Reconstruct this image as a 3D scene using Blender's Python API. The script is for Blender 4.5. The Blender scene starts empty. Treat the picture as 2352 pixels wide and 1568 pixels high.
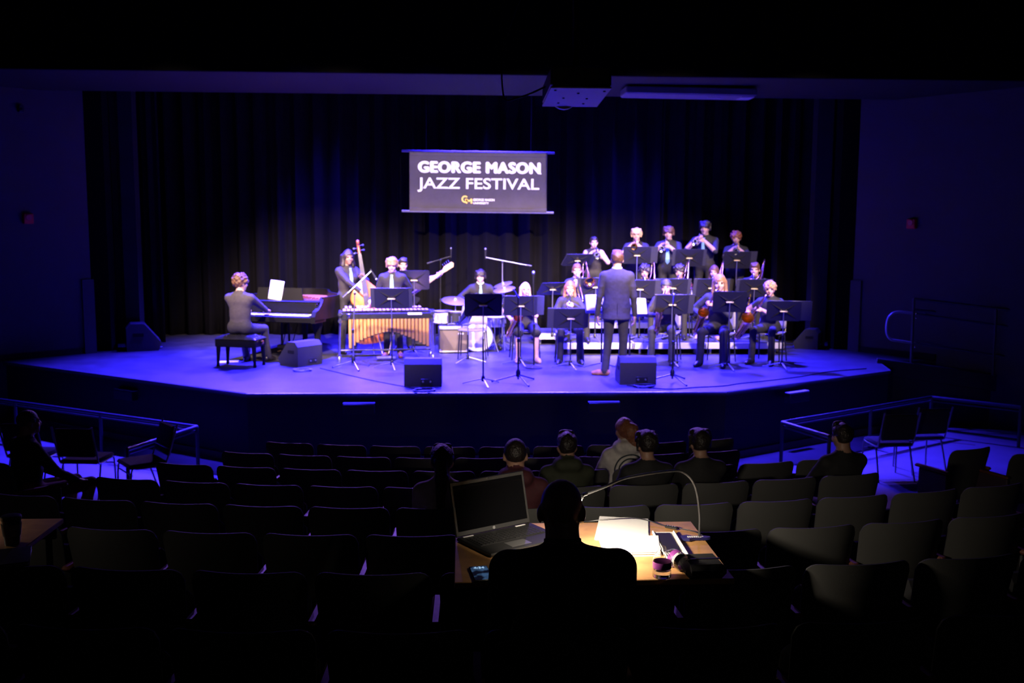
import bpy, bmesh, math, random
import numpy as np
from mathutils import Matrix, Vector, Quaternion
random.seed(7)
S = bpy.context.scene
COL = S.collection
PI = math.pi

# ------------------------------------------------------------------ camera
F_PX = 2287.0                       # focal length for the 2352 px wide frame
CAM = Vector((0, 0, 2.18))          # stage floor is z = 0
YAW, PITCH, ROLL = 0.050, math.atan(0.1195), 0.0045
RC = (Matrix.Rotation(-YAW, 3, 'Z') @ Matrix.Rotation(PI / 2 - PITCH, 3, 'X') @ Matrix.Rotation(ROLL, 3, 'Z'))
cd = bpy.data.cameras.new('camera')
cd.sensor_width = 36.0
cd.lens = 36.0 * F_PX / 2352.0
cd.clip_start = 0.05
cd.dof.use_dof = True
cd.dof.focus_distance = 4.0
cd.dof.aperture_fstop = 4.5
co = bpy.data.objects.new('camera', cd)
co.matrix_world = Matrix.Translation(CAM) @ RC.to_4x4()
COL.objects.link(co)
S.camera = co

# ------------------------------------------------------------------ world, exposure
S.view_settings.view_transform = 'Standard'
S.view_settings.look = 'None'
S.view_settings.gamma = 1.0
S.view_settings.use_curve_mapping = False
S.view_settings.exposure = 0.0
w = bpy.data.worlds.new('world'); S.world = w; w.use_nodes = True
w.node_tree.nodes['Background'].inputs[0].default_value = (0.5, 0.45, 0.6, 1)
w.node_tree.nodes['Background'].inputs[1].default_value = 0.0010

# ------------------------------------------------------------------ stage lighting (fixtures hang above the frame)
def spot(name, loc, aim, color, power, deg, blend=0.6, size=0.12):
    l = bpy.data.lights.new(name, 'SPOT')
    l.color = color; l.energy = power; l.spot_size = math.radians(deg); l.spot_blend = blend; l.shadow_soft_size = size
    o = bpy.data.objects.new(name, l); COL.objects.link(o)
    o.location = loc
    o.rotation_euler = (Vector(aim) - Vector(loc)).to_track_quat('-Z', 'Y').to_euler()
    return o
BLUE = (0.032, 0.019, 1.0)
WARM = (1.0, 0.72, 0.62)
for x in (-3.5, -1.8, 0.0, 1.9, 3.8):                    # blue wash hung behind the header, falling towards the lip
    spot('blue_top_light', (x, 17.4, 5.4), (x * 0.97, 14.6, 0), BLUE, 30000, 70, 0.9)
for x in (-2.6, 0.4, 3.2):                               # blue straight down over the risers and the back line
    spot('blue_rear_light', (x, 18.6, 5.7), (x, 17.2, 0), BLUE, 13000, 70, 0.9)
for x in (-2.2, -0.4, 1.2, 2.4, 3.8):                          # blue straight down over the lip
    spot('blue_lip_light', (x, 12.95, 6.3), (x, 13.75, 0), BLUE, 10000, 38, 1.0)
for x, a in ((-2.6, -2.0), (2.8, 2.4)):                  # weak blue from the house ceiling
    spot('blue_front_light', (x, 9.6, 5.6), (a, 15.4, 0.4), BLUE, 1000, 40, 1.0)
for x, a in ((-4.8, -3.0), (-2.6, -1.0), (-0.8, -2.4), (0.9, 0.8), (2.5, 2.6), (3.9, 2.0), (5.6, 4.0)):
    spot('warm_front_light', (x, 10.4, 5.3), (a, 17.0, 1.0), WARM, 7800, 33, 0.9)
for x, a in ((-1.5, -1.0), (2.6, 2.0)):
    spot('warm_lip_light', (x, 8.2, 5.2), (a, 14.6, 0.7), WARM, 3600, 26, 1.0)
for x, a in ((-4.2, -2.5), (-1.4, -0.6), (1.6, 1.4), (4.6, 3.2)):    # added unseen purple backlights that rim the first rows
    spot('purple_rim_fill', (x, 19.0, 5.0), (a, 11.0, -0.6), (0.30, 0.13, 1.0), 1300, 46, 0.9)
# added dim fill from the unseen back of the house, lifts the seats
spot('house_fill_light', (4.5, -2.9, 3.6), (3.0, 8.0, -0.5), (1.0, 0.98, 0.92), 4, 100, 1.0, 0.4)

# ------------------------------------------------------------------ pixel helpers (frame 2352 x 1568)
def ray(u, v):
    return RC @ Vector(((u - 1176) / F_PX, (784 - v) / F_PX, -1))
def PZ(u, v, z=0.0):
    d = ray(u, v); return CAM + d * ((z - CAM.z) / d.z)
def PY(u, v, y):
    d = ray(u, v); return CAM + d * (y / d.y)
def px(p):
    q = RC.transposed() @ (Vector(p) - CAM)
    return 1176 + F_PX * q.x / -q.z, 784 - F_PX * q.y / -q.z

# ------------------------------------------------------------------ materials
MATS = {}
def mat(name, col, rough=0.6, metal=0.0, var=0.0, vscale=8.0, bump=0.0, bscale=60.0, emit=0.0, spec=0.5, alpha=None, trans=0.0):
    if name in MATS: return MATS[name]
    m = bpy.data.materials.new(name); m.use_nodes = True
    nt = m.node_tree; b = nt.nodes['Principled BSDF']
    b.inputs['Base Color'].default_value = (*col, 1)
    b.inputs['Roughness'].default_value = rough
    b.inputs['Metallic'].default_value = metal
    b.inputs['Specular IOR Level'].default_value = spec
    if trans: b.inputs['Transmission Weight'].default_value = trans
    if emit:
        b.inputs['Emission Color'].default_value = (*col, 1); b.inputs['Emission Strength'].default_value = emit
    tc = None
    if var or bump:
        tc = nt.nodes.new('ShaderNodeTexCoord')
    if var:
        n = nt.nodes.new('ShaderNodeTexNoise'); n.inputs['Scale'].default_value = vscale; n.inputs['Detail'].default_value = 4
        r = nt.nodes.new('ShaderNodeValToRGB')
        r.color_ramp.elements[0].position = 0.3; r.color_ramp.elements[1].position = 0.75
        r.color_ramp.elements[0].color = (*[c * (1 - var) for c in col], 1)
        r.color_ramp.elements[1].color = (*[min(1, c * (1 + var)) for c in col], 1)
        nt.links.new(tc.outputs['Object'], n.inputs['Vector'])
        nt.links.new(n.outputs['Fac'], r.inputs['Fac']); nt.links.new(r.outputs['Color'], b.inputs['Base Color'])
    if bump:
        n2 = nt.nodes.new('ShaderNodeTexNoise'); n2.inputs['Scale'].default_value = bscale; n2.inputs['Detail'].default_value = 3
        bp = nt.nodes.new('ShaderNodeBump'); bp.inputs['Strength'].default_value = bump; bp.inputs['Distance'].default_value = 0.02
        nt.links.new(tc.outputs['Object'], n2.inputs['Vector'])
        nt.links.new(n2.outputs['Fac'], bp.inputs['Height']); nt.links.new(bp.outputs['Normal'], b.inputs['Normal'])
    MATS[name] = m
    return m
BLACK = mat('black_satin', (0.012, 0.012, 0.013), 0.45)
FLATBLACK = mat('flat_black', (0.008, 0.008, 0.009), 0.9, spec=0.2)
BLKMETAL = mat('black_metal', (0.02, 0.02, 0.022), 0.35, 0.3)
CHROME = mat('chrome', (0.75, 0.75, 0.77), 0.22, 1.0)
STEEL = mat('steel', (0.45, 0.45, 0.47), 0.35, 0.9)
GUN = mat('rail_paint', (0.04, 0.04, 0.05), 0.4, 0.2)
LAQ = mat('piano_lacquer', (0.005, 0.005, 0.006), 0.40, spec=0.15)
WHITE = mat('white_paper', (0.85, 0.84, 0.83), 0.7)
IVORY = mat('ivory_keys', (0.8, 0.78, 0.74), 0.35)
BRASS = mat('brass_lacquer', (0.75, 0.46, 0.16), 0.2, 1.0)
SILVER = mat('silver_plate', (0.8, 0.8, 0.82), 0.18, 1.0)
GOLD = mat('gold_resonator', (0.55, 0.30, 0.075), 0.5, 0.25)
STANDBLK = mat('stand_black', (0.010, 0.010, 0.014), 0.36, bump=0.05, bscale=400)
TOLEX = mat('tolex', (0.02, 0.02, 0.02), 0.7, bump=0.3, bscale=500)
GRILLE = mat('grille_cloth', (0.05, 0.045, 0.04), 0.85, bump=0.3, bscale=700)
SEATMAT = mat('seat_shell', (0.06, 0.06, 0.058), 0.6, bump=0.08, bscale=300)
CUSHION = mat('seat_fabric', (0.02, 0.02, 0.024), 0.9, var=0.2, vscale=200)
WOODRED = mat('armrest_wood', (0.16, 0.05, 0.035), 0.45, var=0.3, vscale=30)
TABLEWOOD = mat('table_birch', (0.52, 0.27, 0.10), 0.45, var=0.18, vscale=14, bump=0.05, bscale=120)
RISERDECK = mat('riser_deck', (0.05, 0.05, 0.055), 0.6, var=0.3, vscale=10)
RISEREDGE = mat('riser_aluminium', (0.75, 0.73, 0.74), 0.4, 0.4)

# ------------------------------------------------------------------ mesh helpers
class MB:
    def __init__(s): s.v = []; s.f = []
    def add(s, v, f, M=None):
        n = len(s.v)
        for p in v:
            p = Vector(p)
            s.v.append(tuple(M @ p) if M else tuple(p))
        s.f += [tuple(i + n for i in q) for q in f]
        return s
    def box(s, c, d, bev=0.0, M=None):
        x, y, z = d[0] / 2, d[1] / 2, d[2] / 2
        if bev <= 0:
            v = [(c[0] + a * x, c[1] + b * y, c[2] + e * z) for a in (-1, 1) for b in (-1, 1) for e in (-1, 1)]
            f = [(0, 1, 3, 2), (4, 6, 7, 5), (0, 4, 5, 1), (2, 3, 7, 6), (0, 2, 6, 4), (1, 5, 7, 3)]
            return s.add(v, f, M)
        bev = min(bev, x * 0.95, y * 0.95, z * 0.95)
        v = []; idx = {}
        for a in (-1, 1):
            for b in (-1, 1):
                for e in (-1, 1):
                    for ax in range(3):
                        k = [x, y, z]
                        q = [k[i] - (0 if i == ax else bev) for i in range(3)]
                        idx[(a, b, e, ax)] = len(v)
                        v.append((c[0] + a * q[0], c[1] + b * q[1], c[2] + e * q[2]))
        f = []
        sg = (-1, 1)
        for ax in range(3):
            for t in sg:
                o = [i for i in range(3) if i != ax]
                loop = []
                for (p, q) in ((-1, -1), (1, -1), (1, 1), (-1, 1)):
                    k = [0, 0, 0]; k[ax] = t; k[o[0]] = p; k[o[1]] = q
                    loop.append(idx[(*k, ax)])
                flip = (t > 0) != (ax == 1)
                f.append(tuple(loop) if flip else tuple(loop[::-1]))
        for ax in range(3):                      # edges along ax
            o = [i for i in range(3) if i != ax]
            for p in sg:
                for q in sg:
                    k0 = [0, 0, 0]; k0[ax] = -1; k0[o[0]] = p; k0[o[1]] = q
                    k1 = list(k0); k1[ax] = 1
                    f.append((idx[(*k0, o[0])], idx[(*k0, o[1])], idx[(*k1, o[1])], idx[(*k1, o[0])]))
        for a in sg:
            for b in sg:
                for e in sg:
                    f.append((idx[(a, b, e, 0)], idx[(a, b, e, 1)], idx[(a, b, e, 2)]))
        return s.add(v, f, M)
    def tube(s, pts, r, n=8, cap=True, M=None, flat=1.0):
        pts = [Vector(p) for p in pts]
        rs = r if isinstance(r, (list, tuple)) else [r] * len(pts)
        v = []; f = []
        t0 = (pts[1] - pts[0]).normalized()
        up = Vector((0, 0, 1)) if abs(t0.z) < 0.9 else Vector((1, 0, 0))
        a = t0.cross(up).normalized()
        for i, p in enumerate(pts):
            if i == 0: t = pts[1] - pts[0]
            elif i == len(pts) - 1: t = pts[-1] - pts[-2]
            else: t = (pts[i + 1] - p).normalized() + (p - pts[i - 1]).normalized()
            if t.length < 1e-9: t = t0
            t = t.normalized()
            a = (a - t * a.dot(t))
            if a.length < 1e-6: a = t.orthogonal()
            a.normalize(); b = t.cross(a)
            for k in range(n):
                th = 2 * PI * k / n
                v.append(p + a * (math.cos(th) * rs[i]) + b * (math.sin(th) * rs[i] * flat))
        for i in range(len(pts) - 1):
            for k in range(n):
                k2 = (k + 1) % n
                f.append((i * n + k, i * n + k2, (i + 1) * n + k2, (i + 1) * n + k))
        if cap:
            f.append(tuple(range(n))[::-1]); f.append(tuple((len(pts) - 1) * n + k for k in range(n)))
        return s.add(v, f, M)
    def lathe(s, prof, n=24, M=None, cap=True):
        v = []; f = []
        for (r, z) in prof:
            for k in range(n):
                th = 2 * PI * k / n
                v.append((r * math.cos(th), r * math.sin(th), z))
        m = len(prof)
        for i in range(m - 1):
            for k in range(n):
                k2 = (k + 1) % n
                f.append((i * n + k, i * n + k2, (i + 1) * n + k2, (i + 1) * n + k))
        if cap:
            if prof[0][0] > 1e-5: f.append(tuple(range(n))[::-1])
            if prof[-1][0] > 1e-5: f.append(tuple((m - 1) * n + k for k in range(n)))
        return s.add(v, f, M)
    def prism(s, poly, z0, z1, M=None):
        n = len(poly)
        ar = sum(poly[i][0] * poly[(i + 1) % n][1] - poly[(i + 1) % n][0] * poly[i][1] for i in range(n))
        if ar < 0: poly = poly[::-1]
        v = [(p[0], p[1], z0) for p in poly] + [(p[0], p[1], z1) for p in poly]
        f = [tuple(range(n))[::-1], tuple(range(n, 2 * n))]
        f += [(i, (i + 1) % n, n + (i + 1) % n, n + i) for i in range(n)]
        return s.add(v, f, M)
    def sphere(s, c, r, n=12, m=8, M=None):
        rr = r if isinstance(r, (tuple, list)) else (r, r, r)
        v = [(c[0], c[1], c[2] - rr[2])]; f = []
        for i in range(1, m):
            ph = -PI / 2 + PI * i / m
            for k in range(n):
                th = 2 * PI * k / n
                v.append((c[0] + rr[0] * math.cos(ph) * math.cos(th), c[1] + rr[1] * math.cos(ph) * math.sin(th), c[2] + rr[2] * math.sin(ph)))
        v.append((c[0], c[1], c[2] + rr[2])); L = len(v) - 1
        for k in range(n):
            f.append((0, 1 + (k + 1) % n, 1 + k)); f.append((L, 1 + (m - 2) * n + k, 1 + (m - 2) * n + (k + 1) % n))
        for i in range(m - 2):
            for k in range(n):
                a = 1 + i * n + k; b = 1 + i * n + (k + 1) % n
                f.append((a, b, b + n, a + n))
        return s.add(v, f, M)
    def grid(s, fn, nu, nv, M=None, wrap=False):
        v = [fn(i / (nu - 1), j / (nv - 1)) for j in range(nv) for i in range(nu)]
        f = [(j * nu + i, j * nu + i + 1, (j + 1) * nu + i + 1, (j + 1) * nu + i) for j in range(nv - 1) for i in range(nu - 1)]
        return s.add(v, f, M)
    def mesh(s, name, smooth=True, ang=40):
        me = bpy.data.meshes.new(name); me.from_pydata(s.v, [], s.f)
        if smooth:
            me.polygons.foreach_set('use_smooth', [True] * len(me.polygons))
            me.set_sharp_from_angle(angle=math.radians(ang))
        me.update(); return me
    def build(s, name, m, parent=None, smooth=True, ang=40):
        me = s.mesh(name, smooth, ang)
        if m: me.materials.append(m)
        return link(name, me, parent)
def link(name, data, parent=None, M=None):
    o = bpy.data.objects.new(name, data); COL.objects.link(o)
    if parent: o.parent = parent
    if M is not None: o.matrix_local = M
    return o
def tag(o, label, cat, group=None):
    o['label'] = label; o['category'] = cat
    if group: o['group'] = group
    return o
def thing(name, label, cat, loc=(0, 0, 0), rz=0.0, group=None, M=None):
    o = bpy.data.objects.new(name, None); COL.objects.link(o); o.empty_display_size = 0.1
    o.matrix_world = M if M is not None else Matrix.Translation(Vector(loc)) @ Matrix.Rotation(rz, 4, 'Z')
    return tag(o, label, cat, group)
def struct(name, mb, m, smooth=False):
    o = mb.build(name, m, None, smooth); o['kind'] = 'structure'; return o
def dup(root, M, label, group=None):
    r = root.copy(); COL.objects.link(r); r.matrix_world = M; r['label'] = label
    if group: r['group'] = group
    def rec(src, dst):
        for ch in list(src.children):
            c = ch.copy(); COL.objects.link(c); c.parent = dst; rec(ch, c)
    rec(root, r)
    return r
def T(*a): return Matrix.Translation(Vector(a))
def R(a, ax): return Matrix.Rotation(a, 4, ax)
def rad(d): return math.radians(d)
def arcpts(c, r, a0, a1, n, plane='xz'):
    out = []
    for i in range(n + 1):
        a = a0 + (a1 - a0) * i / n
        if plane == 'xz': out.append((c[0] + r * math.cos(a), c[1], c[2] + r * math.sin(a)))
        elif plane == 'yz': out.append((c[0], c[1] + r * math.cos(a), c[2] + r * math.sin(a)))
        else: out.append((c[0] + r * math.cos(a), c[1] + r * math.sin(a), c[2]))
    return out
def smooth_path(pts, n=6):
    P = [Vector(p) for p in pts]; out = []
    for i in range(len(P) - 1):
        p0 = P[max(i - 1, 0)]; p1 = P[i]; p2 = P[i + 1]; p3 = P[min(i + 2, len(P) - 1)]
        for k in range(n):
            t = k / n
            out.append(0.5 * ((2 * p1) + (p2 - p0) * t + (2 * p0 - 5 * p1 + 4 * p2 - p3) * t * t + (3 * p1 - p0 - 3 * p2 + p3) * t ** 3))
    out.append(P[-1]); return out
def text_mesh(body, size, bold=0.0, align='CENTER', spacing=1.0):
    c = bpy.data.curves.new('t', 'FONT'); c.body = body; c.size = size; c.offset = bold; c.align_x = align
    c.space_character = spacing; c.resolution_u = 4; c.extrude = 0.002
    o = bpy.data.objects.new('t', c); COL.objects.link(o)
    bpy.context.view_layer.update()
    me = bpy.data.meshes.new_from_object(o.evaluated_get(bpy.context.evaluated_depsgraph_get()))
    bpy.data.objects.remove(o); bpy.data.curves.remove(c)
    return me
# ================================================================== structure
STAGEMAT = mat('stage_paint', (0.045, 0.043, 0.05), 0.40, var=0.35, vscale=3.0, bump=0.08, bscale=25)
SKIRT = mat('skirt_paint', (0.008, 0.0075, 0.009), 0.7)
WALLMAT = mat('wall_paint', (0.034, 0.031, 0.036), 0.75, var=0.04, vscale=3)
DARKWALL = mat('dark_wall', (0.02, 0.02, 0.022), 0.9)
SOFFIT = mat('soffit_paint', (0.0028, 0.0020, 0.0020), 0.8)
COLUMN = mat('column_paint', (0.007, 0.0065, 0.0075), 0.7)
VELOUR = mat('black_velour', (0.0017, 0.0014, 0.0034), 0.95, spec=0.15, var=0.25, vscale=6)
HOUSEFLOOR = mat('house_floor', (0.11, 0.095, 0.095), 0.55, var=0.12, vscale=4)
CARPET = mat('step_carpet', (0.05, 0.045, 0.05), 0.95)
FZ = -0.935                                   # pit floor level

LIP = [(-7.25, 15.82), (-2.76, 12.70), (3.45, 12.70), (6.42, 14.52), (6.66, 15.55)]
back = [(9.6, 15.55), (9.6, 20.2), (-9.6, 20.2), (-9.6, 15.82)]
struct('floor_stage', MB().prism(LIP + back, -0.06, 0.0), STAGEMAT)
def inset(d):
    return [(x, y + d) for x, y in LIP]
struct('wall_stage_front', MB().prism(inset(0.05) + back, FZ, -0.06), SKIRT)
# nosing board along the lip
nose = MB()
for a, b in zip(LIP[:-1], LIP[1:]):
    a = Vector((*a, -0.02)); b = Vector((*b, -0.02)); nose.tube([a, b], 0.022, 8)
struct('trim_1', nose, mat('nosing', (0.09, 0.085, 0.1), 0.35))
tb = MB()
for a, b in zip(inset(0.03)[:-1], inset(0.03)[1:]):
    d = Vector((b[0] - a[0], b[1] - a[1], 0)); L = d.length
    tb.box((L / 2, 0, 0.05), (L, 0.03, 0.1), M=T(a[0], a[1], FZ) @ R(math.atan2(d.y, d.x), 'Z'))
struct('baseboard_stage', tb, mat('base_trim', (0.10, 0.07, 0.05), 0.7))

# side walls of the house beside the stage
def wall(name, a, b, z0, z1, th, m):
    a = Vector((*a, 0)); b = Vector((*b, 0)); d = b - a
    return struct(name, MB().box((d.length / 2, th / 2, (z0 + z1) / 2), (d.length, th, z1 - z0), M=T(a.x, a.y, 0) @ R(math.atan2(d.y, d.x), 'Z')), m)
wall('wall_left', (-9.8, 13.32), (-6.11, 16.72), -1.2, 4.9, 0.12, WALLMAT)
wall('wall_right', (6.71, 16.81), (9.9, 12.44), -1.2, 4.9, 0.12, WALLMAT)
wall('baseboard_left', (-9.8, 13.29), (-6.11, 16.69), 0.0, 0.10, 0.03, FLATBLACK)
wall('baseboard_right', (6.69, 16.79), (7.6, 15.54), 0.0, 0.10, 0.03, FLATBLACK)
# short pilaster strips at the stage ends of both walls
wall('trim_2', (-6.20, 16.58), (-6.06, 16.71), 0.0, 1.22, 0.05, WALLMAT)
wall('trim_3', (6.66, 16.80), (6.78, 16.64), 0.0, 1.22, 0.05, WALLMAT)
# proscenium returns, columns and header
struct('wall_proscenium_left', MB().box((-6.35, 17.1, 2.4), (0.9, 0.3, 4.8)), mat('proscenium_black', (0.002, 0.002, 0.0022), 0.95, spec=0.1))
struct('wall_proscenium_right', MB().box((6.85, 17.15, 2.4), (0.72, 0.3, 4.8)), MATS['proscenium_black'])
def col(name, u0, u1, y):
    x0 = PY(u0, 600, y).x; x1 = PY(u1, 600, y).x
    return struct(name, MB().box(((x0 + x1) / 2, y + 0.12, 2.3), (x1 - x0, 0.24, 4.6)), COLUMN)
col('wall_column_left', 284, 316, 17.3)
col('wall_column_right', 1866, 1902, 17.3)
hb = MB().prism([(0, 0), (0.32, 0.0), (0.32, 0.12), (0.12, 0.42), (0, 0.42)], -0.15, 0.15, M=T(6.88, 16.95, 4.62) @ R(PI / 2, 'X') @ R(PI, 'Z') @ T(-0.32, 0, 0))
struct('trim_4', hb, FLATBLACK)
struct('ceiling_soffit', MB().box((0, 15.2, 4.28), (20, 2.2, 0.16)), SOFFIT)
struct('wall_header', MB().box((0, 14.05, 5.4), (20, 0.1, 2.4)), mat('header_black', (0.0015, 0.0015, 0.0018), 0.95, spec=0.05))
struct('ceiling_stage', MB().box((0, 18.2, 6.25), (20, 4.2, 0.1)), FLATBLACK)
struct('ceiling_house', MB().box((0, 5.3, 6.55), (21, 17.6, 0.1)), FLATBLACK)
struct('wall_stage_back', MB().box((0, 20.15, 2.6), (20, 0.1, 7.2)), FLATBLACK)
struct('wall_house_left', MB().box((-10.0, 5.4, 2.7), (0.1, 17.5, 7.8)), DARKWALL)
struct('wall_house_right', MB().box((10.0, 5.4, 2.7), (0.1, 17.5, 7.8)), DARKWALL)
struct('wall_house_back', MB().box((0, -3.3, 2.7), (20, 0.1, 7.8)), DARKWALL)
struct('floor', MB().box((0, 6.3, FZ - 0.05), (20, 19.4, 0.1)), HOUSEFLOOR)

# ------------------------------------------------------------------ curtains (pleated velour)
def pleats(x0, x1, y, z0, z1, amp, wl, seed, nseg=8):
    rnd = random.Random(seed); xs = []; x = x0
    prof = []
    ph = rnd.random() * 6
    n = int((x1 - x0) / 0.035)
    a2 = [rnd.uniform(0.6, 1.4) for _ in range(64)]
    mb = MB()
    def fn(i, j):
        x = x0 + (x1 - x0) * i
        t = (x - x0) / wl * 2 * PI + ph + 0.9 * math.sin(x * 1.7 + ph)
        k = a2[int(x * 1.3) % 64]
        yy = amp * k * math.sin(t) + 0.35 * amp * math.sin(2.3 * t + 1)
        return (x, y + yy * (0.75 + 0.25 * (1 - j)), z0 + (z1 - z0) * j)
    mb.grid(fn, n, nseg)
    return mb
def curtain(label, *a):
    o = pleats(*a).build('stage_curtain', VELOUR, None)
    sm = o.modifiers.new('thick', 'SOLIDIFY'); sm.thickness = 0.012
    return tag(o, label, 'curtain', 'black stage drapes')
curtain('black pleated back curtain, left half, hanging behind the piano and banner', -6.9, 0.45, 19.42, 0.01, 5.9, 0.085, 0.36, 3)
curtain('black pleated back curtain, right half, hanging behind the trumpet row', 0.35, 7.6, 19.40, 0.01, 5.9, 0.085, 0.42, 5)
curtain('narrow black side curtain hanging in the left wing beside the column', -6.3, -5.35, 18.1, 0.01, 5.9, 0.06, 0.28, 8)
curtain('black side curtain hanging in the right wing behind the rightmost player', 5.75, 7.2, 18.3, 0.01, 5.9, 0.06, 0.3, 9)

# ------------------------------------------------------------------ banner
BY = 18.35
bl = PY(940, 348, BY); br = PY(1257, 353, BY); b0 = PY(940, 484, BY)
BW = br.x - bl.x; BH = bl.z - b0.z
bx = (bl.x + br.x) / 2; bz = (PY(1098, 350, BY).z + PY(1098, 486, BY).z) / 2
BT = thing('banner', 'dark fabric festival banner with white lettering hung before the back curtain', 'banner',
           M=T(bx, BY, bz) @ R(rad(0.35), 'Y'))
BANNER = mat('banner_fabric', (0.066, 0.056, 0.066), 0.85, var=0.1, vscale=5, bump=0.1, bscale=6)
MB().grid(lambda i, j: ((i - .5) * BW, 0.010 * math.sin(i * 7 + j * 3) + 0.006 * math.sin(j * 12 + i * 4), (j - .5) * BH), 40, 18).build('cloth', BANNER, BT)
for z, e in ((BH / 2 + 0.01, 0.29), (-BH / 2 - 0.005, 0.27)):
    MB().tube([(-BW / 2 - 0.14, 0, z), (BW / 2 + 0.13, 0, z)], 0.022, 10).build('rod', mat('rod_grey', (0.25, 0.24, 0.28), 0.5), BT)
MB().box((0, -0.02, BH / 2 - 0.03), (BW, 0.02, 0.08), 0.008).build('hem', BANNER, BT)
MB().box((0, -0.02, -BH / 2 + 0.03), (BW, 0.02, 0.07), 0.008).build('hem', BANNER, BT)
for sx in (-0.95, 0.95):
    MB().tube([(sx, 0, BH / 2), (sx, 0.0, 6.15 - bz)], 0.003, 5).build('hanging_wire', FLATBLACK, BT)
LETTER = mat('letter_white', (0.95, 0.95, 0.93), 0.6)
LOGOYEL = mat('logo_yellow', (0.9, 0.62, 0.10), 0.6)
def put_text(body, width, height, cx, cz, m, name, bold=0.0, parent=BT, y=-0.04, spacing=1.0):
    me = text_mesh(body, 1.0, bold, spacing=spacing)
    co_ = np.empty(len(me.vertices) * 3, dtype=np.float32); me.vertices.foreach_get('co', co_); co_ = co_.reshape(-1, 3)
    mn, mx = co_.min(0), co_.max(0)
    q = np.empty_like(co_)
    q[:, 0] = (co_[:, 0] - (mn[0] + mx[0]) / 2) * width / (mx[0] - mn[0]) + cx
    q[:, 2] = (co_[:, 1] - (mn[1] + mx[1]) / 2) * height / (mx[1] - mn[1]) + cz
    q[:, 1] = y + co_[:, 2]
    me.vertices.foreach_set('co', q.ravel()); me.update(); me.materials.append(m)
    return link(name, me, parent)
def bpos(u, v):
    p = PY(u, v, BY); return p.x - bx, p.z - bz
def text_px(body, u0, v0, u1, v1, m, bold, sp=1.0, copies=()):
    x0, z0 = bpos(u0, v0); x1, z1 = bpos(u1, v1)
    o = put_text(body, x1 - x0, z0 - z1, (x0 + x1) / 2, (z0 + z1) / 2, m, 'lettering', bold, spacing=sp)
    if copies:                                     # heavier weight: overlapping strokes stepped slightly in depth
        me = o.data; bm = bmesh.new(); bm.from_mesh(me)
        base = bm.verts[:] + bm.edges[:] + bm.faces[:]
        for i, (du, dv) in enumerate(copies):
            g = bmesh.ops.duplicate(bm, geom=base)
            bmesh.ops.translate(bm, vec=(du * BW / 317, -0.0015 * (i + 1), -dv * BW / 317), verts=[q for q in g['geom'] if isinstance(q, bmesh.types.BMVert)])
        bm.to_mesh(me); bm.free()
text_px('GEORGE MASON', 962, 372, 1239, 398, LETTER, 0.0, 1.08, copies=((1.3, 0), (-1.3, 0), (2.6, .4), (-2.6, -.4), (1, 1.5), (-1, -1.5), (1, -1.5), (-1, 1.5), (0, 1.6), (0, -1.6)))
text_px('.', 1240, 397, 1243, 400, LETTER, 0.02)
text_px('JAZZ FESTIVAL', 959, 408, 1238, 443, LETTER, 0.018, 1.0)
text_px('G', 1061, 450, 1073, 465, LOGOYEL, 0.0, copies=((.9, 0), (-.9, 0), (0, .9), (0, -.9)))
text_px('M', 1071, 457, 1084, 467, LOGOYEL, 0.0, copies=((.9, 0), (-.9, 0), (0, .9), (0, -.9)))
text_px('GEORGE MASON', 1087, 456, 1136, 462, LETTER, 0.03)
text_px('UNIVERSITY', 1087, 464, 1123, 469, LETTER, 0.03)

# projector under the house ceiling; its beam lights the banner
pn = [PY(1265, 200, 8.1), PY(1405, 200, 8.1)]
PJX = (pn[0].x + pn[1].x) / 2; PJW = pn[1].x - pn[0].x; PJZ = pn[0].z
PJ = thing('projector', 'grey ceiling projector hung under the dark ceiling seen from below', 'projector',
           M=T(PJX, 8.1, PJZ) @ R(rad(-3.2), 'X'))
PJM = mat('projector_grey', (0.20, 0.18, 0.21), 0.55)
MB().box((0, 0.43, 0.09), (PJW, 0.86, 0.17), 0.02).build('body', BLACK, PJ)
pl = MB().box((0, 0.43, 0.0), (PJW, 0.86, 0.014), 0.003).build('base_plate', PJM, PJ)
for (sx, sy) in ((-.2, .08), (.2, .1), (0, .2), (-.1, .42), (.1, .44), (-.12, .66), (.1, .68)):
    MB().lathe([(0.0, -0.012), (0.010, -0.010), (0.011, 0.0)], 8, M=T(sx, sy, -0.006)).build('screw', BLKMETAL, pl)
MB().lathe([(0.12, 0), (0.12, 0.05), (0.10, 0.07), (0.0, 0.075)], 20, M=T(-0.05, 0.85, 0.09) @ R(-PI / 2, 'X')).build('lens', PJM, PJ)
MB().tube([(0, 0.4, 0.17), (0, 0.42, 6.5 - PJZ)], 0.025, 10).build('ceiling_pole', FLATBLACK, PJ)
MB().tube(smooth_path([(-0.2, 0.5, 0.12), (-0.45, 0.55, 0.02), (-0.6, 0.6, 0.05), (-0.55, 0.5, 0.6), (-0.1, 0.42, 1.6)]), 0.008, 6).build('cable', FLATBLACK, PJ)
l = bpy.data.lights.new('projector_beam', 'SPOT'); l.energy = 5500; l.spot_size = rad(30); l.spot_blend = 0; l.shadow_soft_size = 0.02
l.color = (1.0, 0.78, 1.0); l.use_nodes = True
lo = bpy.data.objects.new('projector_beam', l); COL.objects.link(lo)
LP = Vector((PJX - 0.05, 9.15, PJZ + 0.02))
lo.location = LP; lo.rotation_euler = (Vector((bx, BY, bz)) - LP).to_track_quat('-Z', 'Y').to_euler()
nt = l.node_tree; em = nt.nodes['Emission']
tcn = nt.nodes.new('ShaderNodeTexCoord'); sp = nt.nodes.new('ShaderNodeSeparateXYZ'); nt.links.new(tcn.outputs['Normal'], sp.inputs[0])
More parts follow.
